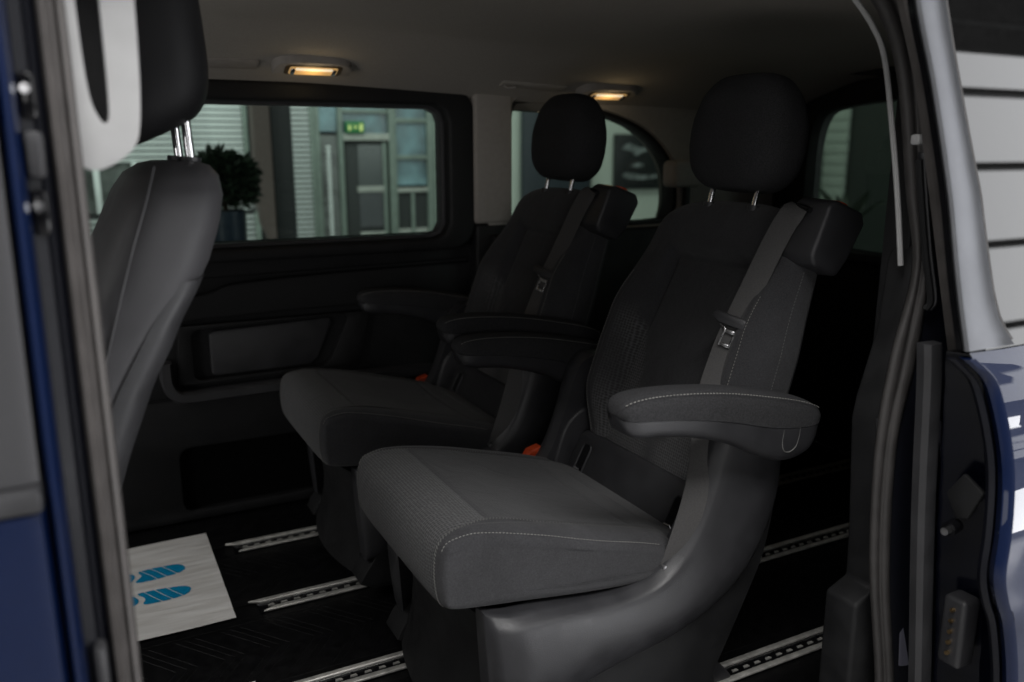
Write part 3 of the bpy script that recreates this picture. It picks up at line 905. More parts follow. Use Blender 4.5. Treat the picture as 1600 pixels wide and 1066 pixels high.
# ---- rear jamb of the opening (right): trim edge, seal, striker bits
cpath = catmull([(1.00, 1.0, 1.392), (1.05, 0.99, 1.372), (1.10, 0.985, 1.338), (1.155, 0.98, 1.290), (1.185, 0.975, 1.24), (1.203, 0.962, 1.13), (1.211, 0.945, 1.02), (1.216, 0.93, 0.912)], 8)
tube('pillar_trim_edge', [q + np.array([-0.013, -0.012, 0]) for q in cpath], 0.0046, 'white', van, 8)  # paler than beige trim, brightness of the lit edge put into its colour
sl = [(0.90, 0.955, 1.395), (1.01, 0.945, 1.372), (1.091, 0.93, 1.317), (1.147, 0.92, 1.218), (1.186, 0.91, 1.033), (1.195, 0.89, 0.911), (1.145, 0.875, 0.771), (1.124, 0.870, 0.624), (1.137, 0.868, 0.415), (1.191, 0.872, 0.164), (1.20, 0.875, 0.02)]
sr = [(0.90, 0.915, 1.41), (1.05, 0.908, 1.386), (1.140, 0.9, 1.322), (1.184, 0.89, 1.20), (1.210, 0.88, 1.03), (1.212, 0.87, 0.912), (1.190, 0.86, 0.769), (1.158, 0.855, 0.621), (1.176, 0.855, 0.386), (1.221, 0.855, 0.164), (1.23, 0.855, 0.02)]
SL, SR = resample(catmull(sl, 8), 70), resample(catmull(sr, 8), 70)
P = []
for a, b_ in zip(SL, SR):
    row = []
    for t, h in ((0, -0.02), (0.0, 0.004), (0.10, 0.011), (0.30, 0.015), (0.45, 0.010), (0.52, 0.002), (0.60, 0.006), (0.75, 0.010), (0.92, 0.007), (1.0, 0.0), (1.0, -0.03)):
        q = a * (1 - t) + b_ * t
        row.append((q[0] - h * 0.75, q[1] - h * 0.6, q[2]))
    P.append(row)
V, F = gridmesh(P, cv=True, cap=True)
raw('jamb_seal', V, F, 'rubber', van, sharp=None)
# black jamb behind the seal
P = []
for a, b_ in zip(SL, SR):
    P.append([(a[0] + 0.03, a[1] + 0.02, a[2]), (a[0] + 0.014, a[1] + 0.002, a[2]), (b_[0] + 0.004, b_[1] + 0.004, b_[2]), (b_[0] + 0.03, b_[1] - 0.015, b_[2]), (b_[0] + 0.09, b_[1] - 0.02, b_[2]), (b_[0] + 0.09, b_[1] + 0.10, b_[2])])
V, F = gridmesh(P, cv=True, cap=True)
raw('rear_jamb', V, F, 'jamb', van)
# inner trim block low on the pillar
prism('pillar_lower_trim', [(1.245, 0.0), (1.158, 0.0), (1.152, 0.125), (1.150, 0.313), (1.198, 0.333), (1.194, 0.424), (1.173, 0.640), (1.180, 0.68), (1.205, 0.76), (1.217, 0.80), (1.225, 0.92), (1.245, 0.95)], 0.895, 0.965, 'softplastic', van, 'y', 0.008, 3)
tube('trim_clip', [(1.172, 0.905, 0.655), (1.17, 0.899, 0.625)], 0.005, 'plastic', van, 8)
nb = box('striker_bracket', (1.150, 0.868, 1.106), (1.166, 0.885, 1.122), 'white', van, 0.004)
sc_ = catmull([(1.158, 0.868, 1.095), (1.164, 0.866, 1.06), (1.176, 0.863, 1.0), (1.190, 0.858, 0.93), (1.203, 0.852, 0.868), (1.198, 0.855, 0.85)], 6)
tube('guide_arm', sc_, 0.008, 'plastic', van, 10, flat=0.6)
tube('guide_arm', [(q[0] - 0.010, q[1] - 0.002, q[2]) for q in sc_[2:]], 0.0055, 'softplastic', van, 8)
# painted panel seen in the gap between seal and door, with its oval sticker
PJ = [(1.186, 0.851, 0.66), (1.195, 0.851, 0.594), (1.199, 0.851, 0.52), (1.199, 0.851, 0.443), (1.206, 0.851, 0.35), (1.216, 0.851, 0.254), (1.222, 0.851, 0.20)]
P = [[(q[0], q[1], q[2]), (q[0] + 0.004, q[1] - 0.004, q[2]), (q[0] + 0.05, q[1] - 0.016, q[2]), (q[0] + 0.05, q[1] - 0.004, q[2])] for q in catmull(PJ, 5)]
V, F = gridmesh(P, cv=True, cap=True)
raw('jamb_plate', V, F, std('lavender_jamb', (0.085, 0.085, 0.11), 0.3, nscale=10, spec=0.6), van)
V = [(1.222 + 0.028 * math.cos(2 * math.pi * k / 24), 0.8405 - 0.26 * 0.028 * math.cos(2 * math.pi * k / 24), 0.416 + 0.032 * math.sin(2 * math.pi * k / 24)) for k in range(24)]
raw('jamb_sticker', V + [(p_[0] + 0.0005, p_[1] + 0.0012, p_[2]) for p_ in V], [tuple(range(24)), tuple(range(47, 23, -1))] + [(k, (k + 1) % 24, 24 + (k + 1) % 24, 24 + k) for k in range(24)], 'white', van, smooth=False)
tube('latch_rail', [(1.213, 0.842, 0.60), (1.214, 0.842, 0.53)], 0.004, 'steel', van, 8)

# ---- open sliding door standing outside the rear quarter
sdr = empty('sliding_door', (0, 0, 0)); sdr.parent = van
sdr.location = Vector((1.7, 0.72, 0.7)) - wpos(van)
# inner edge weather strip, upper (brown-grey) and lower (grey)
dl_ = resample(catmull([(1.06, 0.872, 1.40), (1.078, 0.862, 1.306), (1.118, 0.85, 1.194), (1.149, 0.83, 1.037), (1.173, 0.81, 0.893), (1.196, 0.80, 0.790)], 6), 40)
P = [[(q[0] + a * 1.0, q[1] + b_, q[2]) for a, b_ in ((0, 0.012), (-0.002, 0.0), (0.006, -0.006), (0.016, -0.006), (0.021, 0.001), (0.030, 0.002), (0.036, 0.010), (0.036, 0.02))] for q in dl_]
V, F = gridmesh(P, cv=True, cap=True)
raw('upper_weatherstrip', V, F, 'greyrubber', sdr)
gp = resample(catmull([(1.122, 0.79, 0.815), (1.132, 0.79, 0.75), (1.155, 0.79, 0.531), (1.20, 0.79, 0.206), (1.22, 0.79, 0.05)], 6), 30)
P = [[(q[0] + a, q[1] + b_, q[2]) for a, b_ in ((-0.014, 0.014), (-0.016, 0.0), (-0.010, -0.008), (0.008, -0.010), (0.018, -0.006), (0.020, 0.012))] for q in gp]
V, F = gridmesh(P, cv=True, cap=True)
raw('lower_weatherstrip', V, F, 'greytrim', sdr)
# door edge: jamb face between weatherstrip and skin
eo = resample(catmull([(1.02, 0.803, 1.36), (1.02, 0.795, 1.291), (1.05, 0.78, 1.186), (1.072, 0.755, 1.043), (1.074, 0.725, 0.914), (1.078, 0.705, 0.826)], 6), 40)
fl = [(1.078, 0.705, 0.815), (1.10, 0.699, 0.797), (1.124, 0.695, 0.772), (1.140, 0.680, 0.705), (1.146, 0.668, 0.638), (1.135, 0.655, 0.560), (1.127, 0.650, 0.498), (1.145, 0.650, 0.45), (1.170, 0.650, 0.403), (1.200, 0.650, 0.297), (1.215, 0.652, 0.18), (1.22, 0.655, 0.05)]
FL = resample(catmull(fl, 6), 60)
def edge_face(name, L, depth_pts, mat):
    P = [[(q[0] + a, q[1] + b_, q[2]) for a, b_ in depth_pts] for q in L]
    V, F = gridmesh(P, cv=True, cap=True)
    return raw(name, V, F, mat, sdr)
edge_face('edge_flange', FL, ((-0.004, 0.0), (0.0, -0.006), (0.010, -0.010), (0.016, -0.006), (0.016, 0.010), (0.004, 0.012)), 'paint')
edge_face('edge_bead', FL, ((-0.018, 0.016), (-0.020, 0.010), (-0.014, 0.005), (-0.008, 0.008), (-0.008, 0.018)), 'jamb')
P = []
for k in range(40):
    t = k / 39
    z = 0.80 - 0.75 * t
    i0 = FL[np.argmin(np.abs(FL[:, 2] - z))]
    i1 = gp[np.argmin(np.abs(gp[:, 2] - z))]
    P.append([(i1[0] + 0.028, i1[1] - 0.004, z), (i1[0] + 0.05, (i0[1] + i1[1]) / 2, z), (i0[0] + 0.004, i0[1] + 0.011, z), (i0[0] + 0.10, i0[1] + 0.012, z), (i1[0] + 0.10, i1[1], z)])
V, F = gridmesh(P, cv=True, cap=True)
raw('edge_panel', V, F, std('edge_black', (0.002, 0.0025, 0.006), 0.2, rvar=0.04, nscale=12, spec=0.15), sdr)
# hardware on the edge
tube('latch_bolt', [(1.165, 0.742, 0.530), (1.140, 0.738, 0.530)], 0.011, 'blackgloss', sdr, 14)
tube('latch_pin', [(1.141, 0.738, 0.530), (1.128, 0.736, 0.530)], 0.006, 'steel', sdr, 12)
cp_ = box('contact_plate', (1.175, 0.715, 0.285), (1.215, 0.755, 0.405), 'plastic', sdr, 0.008, 3)
for k in range(5):
    z = 0.385 - k * 0.019
    tube('contact', [(1.176, 0.735, z), (1.170, 0.735, z)], 0.0035, std('brass', (0.6, 0.42, 0.22), 0.3, metal=1), cp_, 10)
prism('check_strap', [(0.70, 0.60), (0.735, 0.62), (0.76, 0.58), (0.74, 0.545), (0.72, 0.55)], 1.155, 1.165, 'softplastic', sdr, 'x', 0.004)
# painted window frame: broad strip with rounded glass corner, then sill and lower skin
NP = 40
fr = []
zs = np.linspace(1.36, 0.826, NP)
def eo_at(z): return eo[np.argmin(np.abs(eo[:, 2] - z))]
_yk = catmull([(0.0, 0.655), (0.20, 0.646), (0.40, 0.640), (0.50, 0.640), (0.60, 0.648), (0.70, 0.668), (0.79, 0.692), (0.88, 0.714), (1.0, 0.742), (1.12, 0.766), (1.25, 0.787), (1.42, 0.806)], 20)
def ysk(z):   # outer skin y as a function of height
    return float(np.interp(z, [q[0] for q in _yk], [q[1] for q in _yk]))
def wr(z):    # right edge of the painted strip = glass edge
    return float(np.interp(z, [0.79, 0.832, 0.86, 0.90, 1.04, 1.187, 1.292, 1.40], [1.215, 1.180, 1.158, 1.148, 1.138, 1.105, 1.078, 1.05]))
P = []
for z in zs:
    q = eo_at(z)
    x0, x1 = q[0] - 0.002, wr(z)
    y0 = ysk(z)
    P.append([(x0 + 0.003, y0 + 0.010, z), (x0, y0 + 0.006, z), (x0 + 0.001, y0 + 0.002, z), (x0 + 0.005, y0, z), ((x0 + x1) / 2, y0 - 0.0004, z), (x1 - 0.004, y0, z), (x1, y0 + 0.004, z), (x1, y0 + 0.010, z)])
V, F = gridmesh(P, cv=True, cap=True)
raw('window_frame', V, F, 'satin', sdr, sharp=60)
P = []
for z in zs:
    q = eo_at(z)
    x0, y0 = q[0] - 0.002, ysk(z)
    P.append([(x0 + 0.002, y0 + 0.010, z), (x0 + 0.004, y0 + 0.020, z), (x0 + 0.03, y0 + 0.020, z), (x0 + 0.03, y0 + 0.0101, z)])
V, F = gridmesh(P, cv=True, cap=True)
raw('frame_return', V, F, 'blackgloss', sdr)
# black edge line + glass
P = []
for z in np.linspace(1.36, 0.832, 30):
    x1 = wr(z)
    P.append([(x1 + 0.0005, ysk(z) + 0.004, z), (x1 + 0.005, ysk(z) + 0.003, z), (x1 + 0.005, ysk(z) + 0.02, z), (x1 + 0.0005, ysk(z) + 0.02, z)])
V, F = gridmesh(P, cv=True, cap=True)
raw('glass_seal', V, F, 'rubber', sdr)
P = [[(x, 0.7075 + 0.235 * (z - 0.826) - 0.03 * (z - 0.826) ** 2, z) for x in (1.125 - 0.09 * max(0, (z - 1.0)) / 0.4, 2.05)] for z in np.linspace(0.80, 1.40, 40)]
raw('door_pane', *gridmesh(P), 'doorglass', sdr, fixn=False, sharp=None)
# lower skin with shoulder crease
P = []
for z in np.linspace(0.822, 0.0, 60):
    i0 = FL[np.argmin(np.abs(FL[:, 2] - z))]
    crease = 0.006 * math.exp(-((z - 0.70) / 0.02) ** 2) - 0.005 * math.exp(-((z - 0.42) / 0.03) ** 2)
    P.append([(x, ysk(z) + crease + (0.006 if k == 0 else 0.0), z) for k, x in enumerate(np.linspace(i0[0] + 0.010, 2.1, 16))])
raw('door_skin', *gridmesh(P), 'paint', sdr, fixn=False, sharp=None)
box('door_lining', (1.26, 0.735, 0.05), (2.08, 0.80, 0.80), 'softplastic', sdr, 0.01)
# ------------------------------------------------------------------ rear single seat
YC = 1.375
TILT = R(20)
DX, DZ = math.sin(TILT), math.cos(TILT)          # along the backrest, upwards
NX, NZ = -math.cos(TILT), math.sin(TILT)         # out of its front
OX, OZ = 1.064, 0.40
def back_pt(h, y, n):
    return np.array([OX + DX * h + NX * n, YC + y, OZ + DZ * h + NZ * n])

def back_w(h):
    w_ = float(np.interp(h, [0.0, 0.06, 0.15, 0.25, 0.33, 0.42, 0.50, 0.60], [0.222, 0.240, 0.256, 0.260, 0.256, 0.244, 0.236, 0.232]))
    if h > 0.51: w_ *= max(0.0, 1 - ((h - 0.51) / 0.115) ** 2.6) ** (1 / 2.6)
    return w_
def back_t(h):
    t = float(np.interp(h, [0, 0.1, 0.35, 0.62], [0.050, 0.060, 0.058, 0.050]))
    if h > 0.56: t *= max(0.0, 1 - ((h - 0.56) / 0.065) ** 2) ** 0.5
    if h < 0.03: t *= (0.6 + 0.4 * (h / 0.03))
    return t
def center_half(h):   # half width of the plain centre panel
    return float(np.interp(h, [0.08, 0.14, 0.24, 0.34, 0.40, 0.47], [0.03, 0.085, 0.105, 0.150, 0.150, 0.118]))
def front_off(h, y):
    w_ = back_w(h)
    if w_ < 0.02: return 0
    q = abs(y) / 0.255
    B = smooth01(0.0, 0.16, h) * (1 - smooth01(0.34, 0.54, h))
    f = 0.048 * B * math.exp(-((q - 0.86) / 0.22) ** 2)
    # inset centre panel with a soft step below the top roll
    ch = 0.120 + 0.10 * max(0, 0.46 - h)
    ins = smooth01(0.014, -0.010, abs(y) - ch) * smooth01(0.500, 0.478, h)
    f -= 0.020 * ins
    dd = max(abs(y) - ch, h - 0.489)
    f -= 0.016 * math.exp(-((dd - 0.0) / 0.010) ** 2) * smooth01(0.20, 0.36, h) * (1 - smooth01(0.51, 0.53, h))
    # seams
    f -= 0.004 * math.exp(-((abs(y) - 0.205 * back_w(h) / 0.255) / 0.004) ** 2) * smooth01(0.01, .05, h) * (1 - smooth01(0.40, 0.46, h))
    f -= 0.003 * math.exp(-((abs(y) - center_half(h)) / 0.004) ** 2) * smooth01(.08, .1, h) * (1 - smooth01(0.36, 0.40, h))
    return f
def knit_back(h, y):
    b = 0.200
    k = smooth01(b, b - 0.012, abs(y)) * smooth01(center_half(h) - 0.004, center_half(h) + 0.004, abs(y)) * (1 - smooth01(0.30, 0.37, h))
    k *= 1 - 0.55 * smooth01(0.03, 0.06, abs(y) - center_half(h)) * smooth01(0.10, 0.2, h)
    return k

def ringpt(w_, t, e, a, h):
    c, s_ = math.cos(a), math.sin(a)
    y = w_ * sgnpow(c, 2 / e)
    n = t * sgnpow(s_, 2 / e)
    if s_ > 0:
        n += front_off(h, y) * min(1, abs(s_) ** (2 / e) * 1.15)
    return y, n

def make_seat():
    root = empty('rear_seat', (0.80, YC, 0.0))
    # ---------------- backrest
    hs = [0.0] + list(np.linspace(0.012, 0.56, 74)) + [0.57, 0.58, 0.59, 0.60, 0.607, 0.613, 0.618, 0.6215, 0.6238]
    NA = 200
    # angle list denser on the front, seam at the back (a = -90 deg)
    angs = [-math.pi / 2 + 2 * math.pi * k / NA for k in range(NA)]
    P, UV, K = [], [], []
    for h in hs:
        row, ru, rk = [], [], []
        w_, t = back_w(h), back_t(h)
        pin = 0.55 if h < 1e-6 else 1.0
        for a in angs:
            y, n = ringpt(w_ * pin, t * pin, 3.6, a, h)
            row.append(back_pt(h, y, n)); ru.append((y, h)); rk.append(knit_back(h, y) if math.sin(a) > 0 else 0.0)
        P.append(row); UV.append(ru); K.append(rk)
    back = surface('backrest', P, UV, K, 'fabric', root, cv=True, capends=True)
    def bsurf(h, y, lift=0.0012):
        w_, t = back_w(h), back_t(h)
        q = min(0.9999, abs(y) / w_)
        c = q ** (3.6 / 2)
        s_ = math.sqrt(max(0, 1 - c * c))
        n = t * s_ ** (2 / 3.6) + front_off(h, y) * min(1, s_ ** (2 / 3.6) * 1.15)
        return back_pt(h, y, n + lift)
    for s_ in (-1, 1):
        stitches('stitching', [bsurf(h, s_ * (0.215 * back_w(h) / 0.255)) for h in np.linspace(0.04, 0.43, 40)], 'thread', back)
        stitches('side_seam', [bsurf(h, s_ * back_w(h) * 0.9985, 0.0) for h in np.linspace(0.06, 0.50, 60)], 'greythread', back, r=0.0007)
    # hard back shell
    P = []
    for h in np.linspace(0.02, 0.58, 30):
        w_ = back_w(h) * 0.93
        P.append([back_pt(h, y, -back_t(h) - 0.008 + 0.02 * (abs(y) / w_) ** 6) for y in np.linspace(-w_, w_, 24)] + [back_pt(h, y, -back_t(h) * 0.5) for y in np.linspace(w_, -w_, 8)])
    V, F = gridmesh(P, cv=True, cap=True)
    raw('back_shell', V, F, 'plastic', root)

    # ---------------- cushion
    prof = [(.985, .366), (.93, .389), (.85, .414), (.76, .438), (.66, .466), (.57, .487), (.525, .492), (.494, .489), (.471, .475), (.459, .450), (.455, .418), (.459, .383), (.473, .355), (.505, .338), (.57, .330), (.66, .326), (.75, .320), (.90, .306), (.985, .304), (1.0, .335)]
    pr = resample(catmull(prof, 10, True), 240, True)
    d = np.r_[0, np.cumsum(np.linalg.norm(np.diff(pr, axis=0), axis=1))]
    W = 0.262
    ts = []
    for k in range(121):
        u = -1 + 2 * k / 120
        ts.append(math.copysign(1 - (1 - abs(u)) ** 2.2, u))
    def cush(i, t):
        x, z = pr[i]
        topness = smooth01(0.36, 0.42, z)
        frontness = smooth01(0.62, 0.44, x)
        n = 7.0 - 1.2 * frontness
        k = (1 - abs(t) ** n) ** (1 / 2.6) if abs(t) < 1 else 0.0
        ztop = float(np.interp(x, [.45, .525, .66, .85, .985], [.480, .492, .466, .414, .366]))
        sx = min(max(x, 0.482), 0.955)
        sz = min(max(z, float(np.interp(x, [0.6, 0.9], [0.366, 0.340]))), ztop - 0.026)
        sz = max(sz, 0.338)
        yy = W * t * (1 - 0.13 * smooth01(0.78, 0.44, x))
        q = np.array([sx + (x - sx) * k, YC + yy, sz + (z - sz) * k])
        if topness > 0.5 and abs(t) < 0.97:
            y = abs(yy)
            zz = 0.0
            for xs_ in (0.565, 0.868):
                zz -= 0.0035 * math.exp(-((x - xs_) / 0.005) ** 2) * smooth01(0.20, 0.17, y)
            zz -= 0.003 * math.exp(-((y - 0.200) / 0.0045) ** 2) * smooth01(0.47, 0.52, x)
            zz -= 0.010 * smooth01(0.19, 0.05, y) * math.exp(-((x - 0.78) / 0.14) ** 2)
            zz += 0.006 * math.exp(-((y - 0.225) / 0.03) ** 2)
            q[2] += zz * (k if k > 0 else 0)
        return q
    def knit_c(i, t):
        x, z = pr[i]
        y = abs(W * t)
        if z < 0.342 and x > 0.50: return 0
        yb_ = 0.240 - 0.034 * smooth01(0.46, 0.60, x)
        edge = smooth01(yb_ + 0.003, yb_ - 0.003, y)
        v = 1.0 if x < 0.565 else (0.55 if x > 0.868 else 0.28)
        return edge * v
    P = [[cush(i, t) for i in range(240)] for t in ts]
    UV = [[(W * t, d[i]) for i in range(240)] for t in ts]
    K = [[knit_c(i, t) for i in range(240)] for t in ts]
    cu = surface('cushion', P, UV, K, 'fabric', root, cv=True, capends=True)
    top_i = [i for i in range(240) if pr[i][1] > 0.385 and pr[i][0] < 0.975]
    # order from rear to front along the top
    def edge_line(t, x0, x1, lift):
        pts = []
        for i in top_i:
            if x0 <= pr[i][0] <= x1 and (pr[i][1] > 0.40):
                q = cush(i, t)
                pts.append((pr[i][0], q + np.array([0, math.copysign(lift, t), lift])))
        return [p_ for _, p_ in sorted(pts, key=lambda a: a[0])]
    for s_ in (-1, 1):
        stitches('stitching', edge_line(s_ * 0.965, 0.462, 0.97, 0.0006), 'thread', cu)
    # zigzag border of the knit panel
    for s_ in (-1, 1):
        idx = [i for i in range(240) if (pr[i][0] < 0.95 and pr[i][1] > 0.345 and (pr[i][1] > 0.385 or pr[i][0] < 0.48))]
        line = []
        for i in idx:
            q = cush(i, s_ * (0.240 - 0.034 * smooth01(0.46, 0.60, pr[i][0])) / W)
            nrm = np.array([pr[i][0] - min(max(pr[i][0], .58), .9), 0, pr[i][1] - 0.385]); nrm /= np.linalg.norm(nrm) + 1e-9
            line.append(q + nrm * 0.0010)
        stitches('border', line, 'greythread', cu, length=0.006, gap=0.0005, r=0.0010, slant=(0.0, 0.55, 0.0))
    # ---------------- headrest with two posts
    P, UV, K = [], [], []
    HO = np.array([1.262, YC, 1.012])
    for k in range(45):
        u = k / 44
        h = 0.234 * (0.5 - 0.5 * math.cos(math.pi * u))
        v = h / 0.234
        w_ = float(np.interp(v, [0, .15, .35, .6, .8, 1.0], [0.112, 0.130, 0.140, 0.138, 0.122, 0.100]))
        t = float(np.interp(v, [0, .2, .5, .8, 1.0], [0.058, 0.070, 0.074, 0.064, 0.046]))
        cl = max(0.0, 1 - abs(2 * v - 1) ** 5.0) ** (1 / 3.2)
        w2, t2 = w_ * (0.42 + 0.58 * cl) if 0 < v < 1 else w_ * 0.30, t * (0.35 + 0.65 * cl) if 0 < v < 1 else t * 0.2
        row, ru, rk = [], [], []
        for j in range(72):
            a = 2 * math.pi * j / 72 - math.pi / 2
            y = w2 * sgnpow(math.cos(a), 2 / 3.2)
            n = t2 * sgnpow(math.sin(a), 2 / 2.8)
            n += 0.012 * v
            row.append(HO + np.array([0.16 * h - n * 0.985, y, h + 0.16 * n])); ru.append((y, h)); rk.append(0.0)
        P.append(row); UV.append(ru); K.append(rk)
    hd = surface('headrest', P, UV, K, 'cloth', root, cv=True, capends=True)
    for s_ in (-1, 1):
        po = tube('headrest_post', [(1.236, YC + s_ * 0.068, 0.955), (1.246, YC + s_ * 0.068, 1.0), (1.264, YC + s_ * 0.068, 1.06)], 0.0062, 'chrome', root, 12)
        tube('post_collar', [(1.240, YC + s_ * 0.068, 0.975), (1.2425, YC + s_ * 0.068, 0.986)], 0.013, 'plastic', po, 16)

    # ---------------- armrests
    for s_ in (-1, 1):
        yc = YC + s_ * 0.318
        am = empty('armrest', (0, 0, 0)); am.parent = root
        am.location = Vector((1.10, yc, 0.62)) - wpos(root)
        top = [(0.731, 0.686), (0.734, 0.702), (0.750, 0.713), (0.79, 0.717), (0.86, 0.714), (0.95, 0.703), (1.05, 0.683), (1.12, 0.665), (1.165, 0.645), (1.185, 0.622)]
        seamz = [(0.731, 0.686), (0.735, 0.680), (0.757, 0.677), (0.79, 0.674), (0.86, 0.665), (0.95, 0.648), (1.05, 0.622), (1.12, 0.612), (1.165, 0.612), (1.185, 0.622)]
        bot = [(0.736, 0.678), (0.745, 0.655), (0.770, 0.644), (0.80, 0.641), (0.86, 0.632), (0.95, 0.606), (1.03, 0.568), (1.09, 0.548), (1.145, 0.556), (1.172, 0.590)]
        dz_ = -0.032 if s_ > 0 else 0.0
        top, seamz, bot = [[(q[0], q[1] + dz_) for q in L_] for L_ in (top, seamz, bot)]
        Tp, Sm, Bt = resample(catmull(top, 6), 44), resample(catmull(seamz, 6), 44), resample(catmull(bot, 6), 44)
        hw = 0.034
        def wid(k):   # plan half-width along the arm, rounded ends
            u = k / 43
            return hw * min(1, (max(0, 1 - ((0.13 - u) / 0.13) ** 2.6) ** 0.5 if u < 0.13 else 1), (max(0, 1 - ((u - 0.90) / 0.102) ** 2.4) ** 0.5 if u > 0.90 else 1)) + 0.0015
        P = []
        for k in range(44):
            wd = wid(k); zt, zb = Tp[k], Sm[k]
            row = []
            for j in range(17):
                a = math.pi * j / 16
                c = sgnpow(math.cos(a), 0.6); s2 = math.sin(a) ** 0.6
                row.append((zb[0] + (zt[0] - zb[0]) * s2, yc - wd * c, zb[1] + (zt[1] - zb[1]) * s2))
            P.append(row)
        V, F = gridmesh(P, cv=True, cap=True)
        pad = raw('pad', V, F, 'cloth', am, sharp=60)
        for q in (-1, 1):
            line = []
            for k in range(2, 42):
                wd = wid(k); zt, zb = Tp[k], Sm[k]
                line.append(np.array([zb[0] + (zt[0] - zb[0]) * 0.93, yc + q * (wd * 0.88), zb[1] + (zt[1] - zb[1]) * 0.885 + 0.0008]) if q < 0 else np.array([zb[0] + (zt[0] - zb[0]) * 0.6, yc + wd * 1.0, zb[1] + (zt[1] - zb[1]) * 0.55]))
            stitches('stitching', line, 'thread', pad, length=0.0045, gap=0.0025, r=0.0008)
        P = []
        for k in range(44):
            wd = wid(k) * 0.97; zt, zb = Sm[k], Bt[k]
            row = []
            for j in range(15):
                a = math.pi * j / 14
                c = sgnpow(math.cos(a), 0.45); s2 = math.sin(a) ** 0.5
                row.append((zt[0] + (zb[0] - zt[0]) * s2, yc - wd * c, zt[1] - 0.0008 + (zb[1] - zt[1]) * s2))
            P.append(row)
        V, F = gridmesh(P, cv=True, cap=True)
        raw('shell', V, F, 'plastic', am, sharp=60)
        # U-shaped pivot seam on the outside
        U_ = catmull([(1.078, 0.613), (1.076, 0.59), (1.082, 0.573), (1.096, 0.569), (1.110, 0.577), (1.116, 0.595), (1.117, 0.613)], 5)
        tube('pivot_seam', [(q[0], yc + s_ * 0.0335, q[1] + dz_) for q in U_], 0.0011, 'greythread', am, 6)
        # pivot boss into the backrest
        tube('pivot', [(1.125, yc + s_ * -0.02, 0.60), (1.135, yc - s_ * 0.10, 0.60)], 0.03, 'plastic', am, 18)

    # ---------------- side covers sweeping from seat front up to the pivot
    for s_ in (-1, 1):
        y0, y1 = YC + s_ * 0.222, YC + s_ * 0.288
        Tc = resample(catmull([(.538, .340), (.60, .338), (.68, .333), (.76, .327), (.83, .330), (.875, .345), (.912, .377), (.945, .43), (.972, .50), (.99, .56), (1.012, .605), (1.045, .628)], 6), 60)
        Bc = resample(catmull([(.552, .10), (.62, .140), (.70, .172), (.80, .195), (.90, .213), (.99, .245), (1.06, .290), (1.11, .35), (1.14, .42), (1.152, .50), (1.140, .58), (1.09, .626)], 6), 60)
        P = []
        for i in range(60):
            u = i / 59
            row = []
            for v_, dy in ((0.02, -0.060), (0.0, -0.034), (0.0, -0.024), (0.012, -0.019), (0.050, -0.007), (0.075, -0.001), (0.10, 0.002), (0.18, 0.006), (0.32, 0.010), (0.5, 0.0125), (0.68, 0.011), (0.82, 0.006), (0.92, 0.0), (0.97, -0.004), (0.99, -0.010), (1.0, -0.018), (1.0, -0.03), (0.98, -0.06)):
                q = Tc[i] * (1 - v_) + Bc[i] * v_
                ed = 0.024 * (max(0, 1 - u / 0.08) ** 2.2 + 0.4 * max(0, (u - 0.95) / 0.05) ** 2)
                row.append((q[0], y1 + s_ * (dy - ed), q[1]))
            P.append(row)
        V, F = gridmesh(P, cv=True, cap=True)
        raw('side_cover', V, F, 'plastic', root, sharp=70)
        # recessed lower skirt
        lower = [(.565, .03), (.565, .10), (.62, .17), (.70, .20), (.80, .22), (.90, .24), (.99, .27), (1.07, .32), (1.13, .40), (1.145, .43), (1.155, .42), (1.135, .32), (1.10, .24), (1.06, .16), (1.025, .09), (1.0, .03)]
        prism('side_skirt', [tuple(q) for q in catmull(lower, 3, True)], YC + s_ * 0.19, YC + s_ * 0.268, 'softplastic', root, 'y', 0.010, 3)
        clip = box('cover_clip', (0.886, YC + s_ * 0.262 - 0.010, 0.342), (0.903, YC + s_ * 0.262 + 0.010, 0.356), 'steel', root, 0.003)

    # ---------------- front cover plate, base, sliders
    P = []
    for z, dx in ((0.315, 0.545), (0.28, 0.556), (0.24, 0.566), (0.19, 0.571), (0.13, 0.566), (0.07, 0.55), (0.04, 0.54)):
        P.append([(dx - 0.03 * (1 - (y / 0.19) ** 2), YC + y, z) for y in np.linspace(-0.19, 0.19, 17)] + [(dx + 0.012 - 0.03 * (1 - (y / 0.19) ** 2), YC + y, z) for y in np.linspace(0.19, -0.19, 17)])
    V, F = gridmesh(P, cv=True, cap=True)
    raw('front_cover', V, F, 'softplastic', root)
    box('base_frame', (0.60, YC - 0.20, 0.05), (1.04, YC + 0.20, 0.285), 'softplastic', root, 0.01)
    for dy in (-0.185, 0.178):
        box('slider', (0.60, YC + dy - 0.026, 0.004), (1.06, YC + dy + 0.026, 0.055), 'blackgloss', root, 0.006)
        prism('foot', [(0.56, 0.004), (0.62, 0.004), (0.64, 0.06), (0.60, 0.065)], YC + dy - 0.02, YC + dy + 0.02, 'blackgloss', root, 'y', 0.004)
        prism('foot', [(1.05, 0.004), (1.14, 0.004), (1.12, 0.03), (1.08, 0.07), (1.05, 0.075)], YC + dy - 0.022, YC + dy + 0.022, 'plastic', root, 'y', 0.008, 3)

    # ---------------- hard panel between cushion and backrest with anchor slots
    P = []
    def lp(u, y, n=0):   # panel coordinates: u up the panel
        return (0.972 + 0.052 * u / 0.1 - n * 0.9, YC + y, 0.352 + 0.1 * u / 0.1 + n * 0.4)
    ol = rrect(-0.225, 0.225, -0.02, 0.10, 0.022, 5)
    bm = bmesh.new()
    a = [bm.verts.new(lp(v_, u_, 0.0)) for u_, v_ in ol]
    b_ = [bm.verts.new(lp(v_, u_, -0.05)) for u_, v_ in ol]
    n = len(ol)
    bm.faces.new(a); bm.faces.new(b_[::-1])
